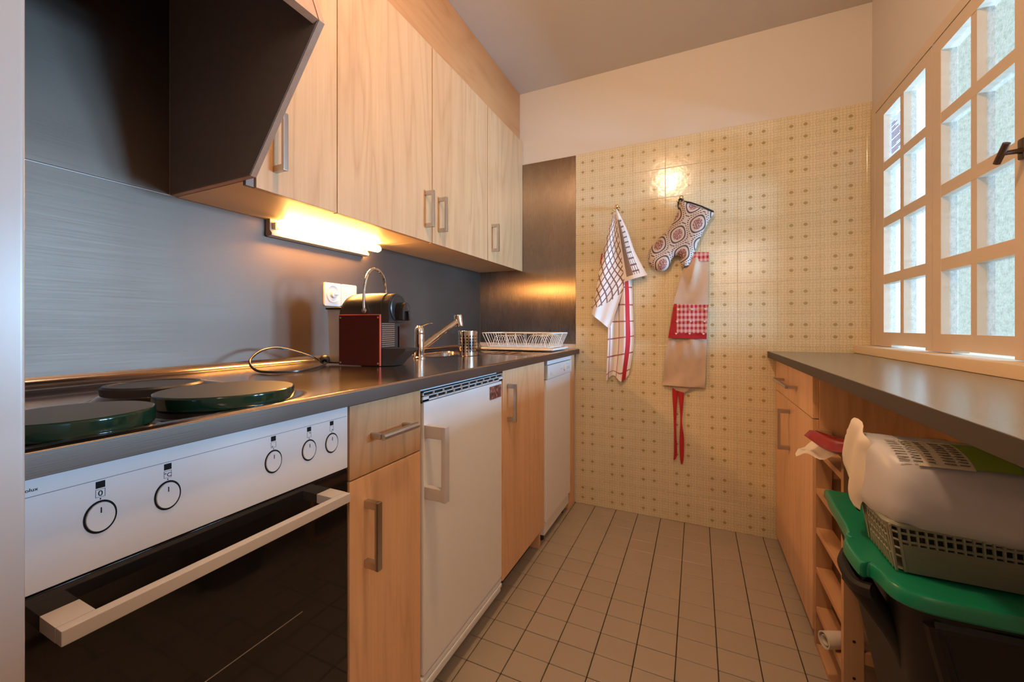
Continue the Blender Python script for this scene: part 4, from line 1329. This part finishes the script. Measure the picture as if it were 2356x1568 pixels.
fp = empty('film_pack', (.48, .95, .725), 'milky plastic film pack with printed label on top of the basket', 'packet')
# pillow-shaped body: lofted cross-sections along X
def sect(x, y0, y1, z0, z1, p=2.6, n=28):
    out = []
    for k in range(n):
        a = 2 * PI * k / n
        cxx, s_ = math.cos(a), math.sin(a)
        out.append((x, (y0 + y1) / 2 + (y1 - y0) / 2 * math.copysign(abs(cxx) ** (2 / p), cxx), (z0 + z1) / 2 + (z1 - z0) / 2 * math.copysign(abs(s_) ** (2 / p), s_)))
    return out
S = [(.279, .920, 1.040, .718, .815), (.284, .885, 1.045, .700, .825), (.300, .858, 1.046, .684, .827), (.33, .850, 1.046, .680, .827), (.40, .846, 1.046, .678, .826), (.47, .846, 1.045, .676, .823), (.55, .846, 1.045, .675, .822), (.62, .848, 1.045, .678, .818), (.660, .86, 1.04, .70, .808), (.675, .90, 1.0, .72, .79)]
b = loft([sect(*q) for q in S])
bmesh.ops.subdivide_edges(b, edges=list(b.edges), cuts=1, use_grid_fill=True)
rn = random.Random(3)
for v in b.verts: v.co += Vector((0, rn.uniform(-.0010, .0010), rn.uniform(-.0010, .0010)))
obj('film', b, M['poly'], fp, smooth=70)
endp = [(.990, .852), (1.022, .818), (1.043, .780), (1.046, .755), (1.034, .722), (1.008, .694), (.984, .672), (.972, .694), (.938, .728), (.922, .765), (.928, .795), (.922, .822), (.950, .838)]
b = pillow(endp, lambda u, v, d: (.281 - d + .004 * math.sin(u * 90 + v * 40), u, v), .008, .007, .002, .03)
obj('end_seal', b, M['poly_end'], fp, label='white gathered film end')
def film_patch(x0, x1, a0, a1, off, bm=None, nx=4, na=8):
    """patch lying on the film's skin; angles in degrees, 90 = top, larger = down the near side"""
    t_ = new()
    def P(x, a):
        y0, y1, z0, z1 = .846 - off, 1.046 + off, .678 - off, .8265 + off
        c_, s_ = math.cos(math.radians(a)), math.sin(math.radians(a))
        return (x, (y0 + y1) / 2 + (y1 - y0) / 2 * math.copysign(abs(c_) ** (2 / 2.6), c_), (z0 + z1) / 2 + (z1 - z0) / 2 * math.copysign(abs(s_) ** (2 / 2.6), s_))
    Gd = [[t_.verts.new(P(x0 + (x1 - x0) * i / nx, a0 + (a1 - a0) * j / na)) for j in range(na + 1)] for i in range(nx + 1)]
    for i in range(nx):
        for j in range(na):
            t_.faces.new((Gd[i][j], Gd[i + 1][j], Gd[i + 1][j + 1], Gd[i][j + 1]))
    bmesh.ops.solidify(t_, geom=list(t_.faces), thickness=.0006)
    return join(bm if bm is not None else new(), t_)
lb = obj('label', film_patch(.325, .392, 92, 141, .0014), M['label_white'], fp, label='printed white label')
obj('green_patch', film_patch(.392, .445, 92, 139, .0015), M['label_green'], lb, label='green end of the label')
b = new()
for i in range(5):
    for k in range(9):
        x = .302 + i * .0185
        a_ = 97 + k * 4.6
        film_patch(x, x + .0145 - .003 * ((k * 3 + i) % 3), a_, a_ + 1.7, .0022, b, 1, 1)
obj('printed_lines', b, M['label_ink'], lb)
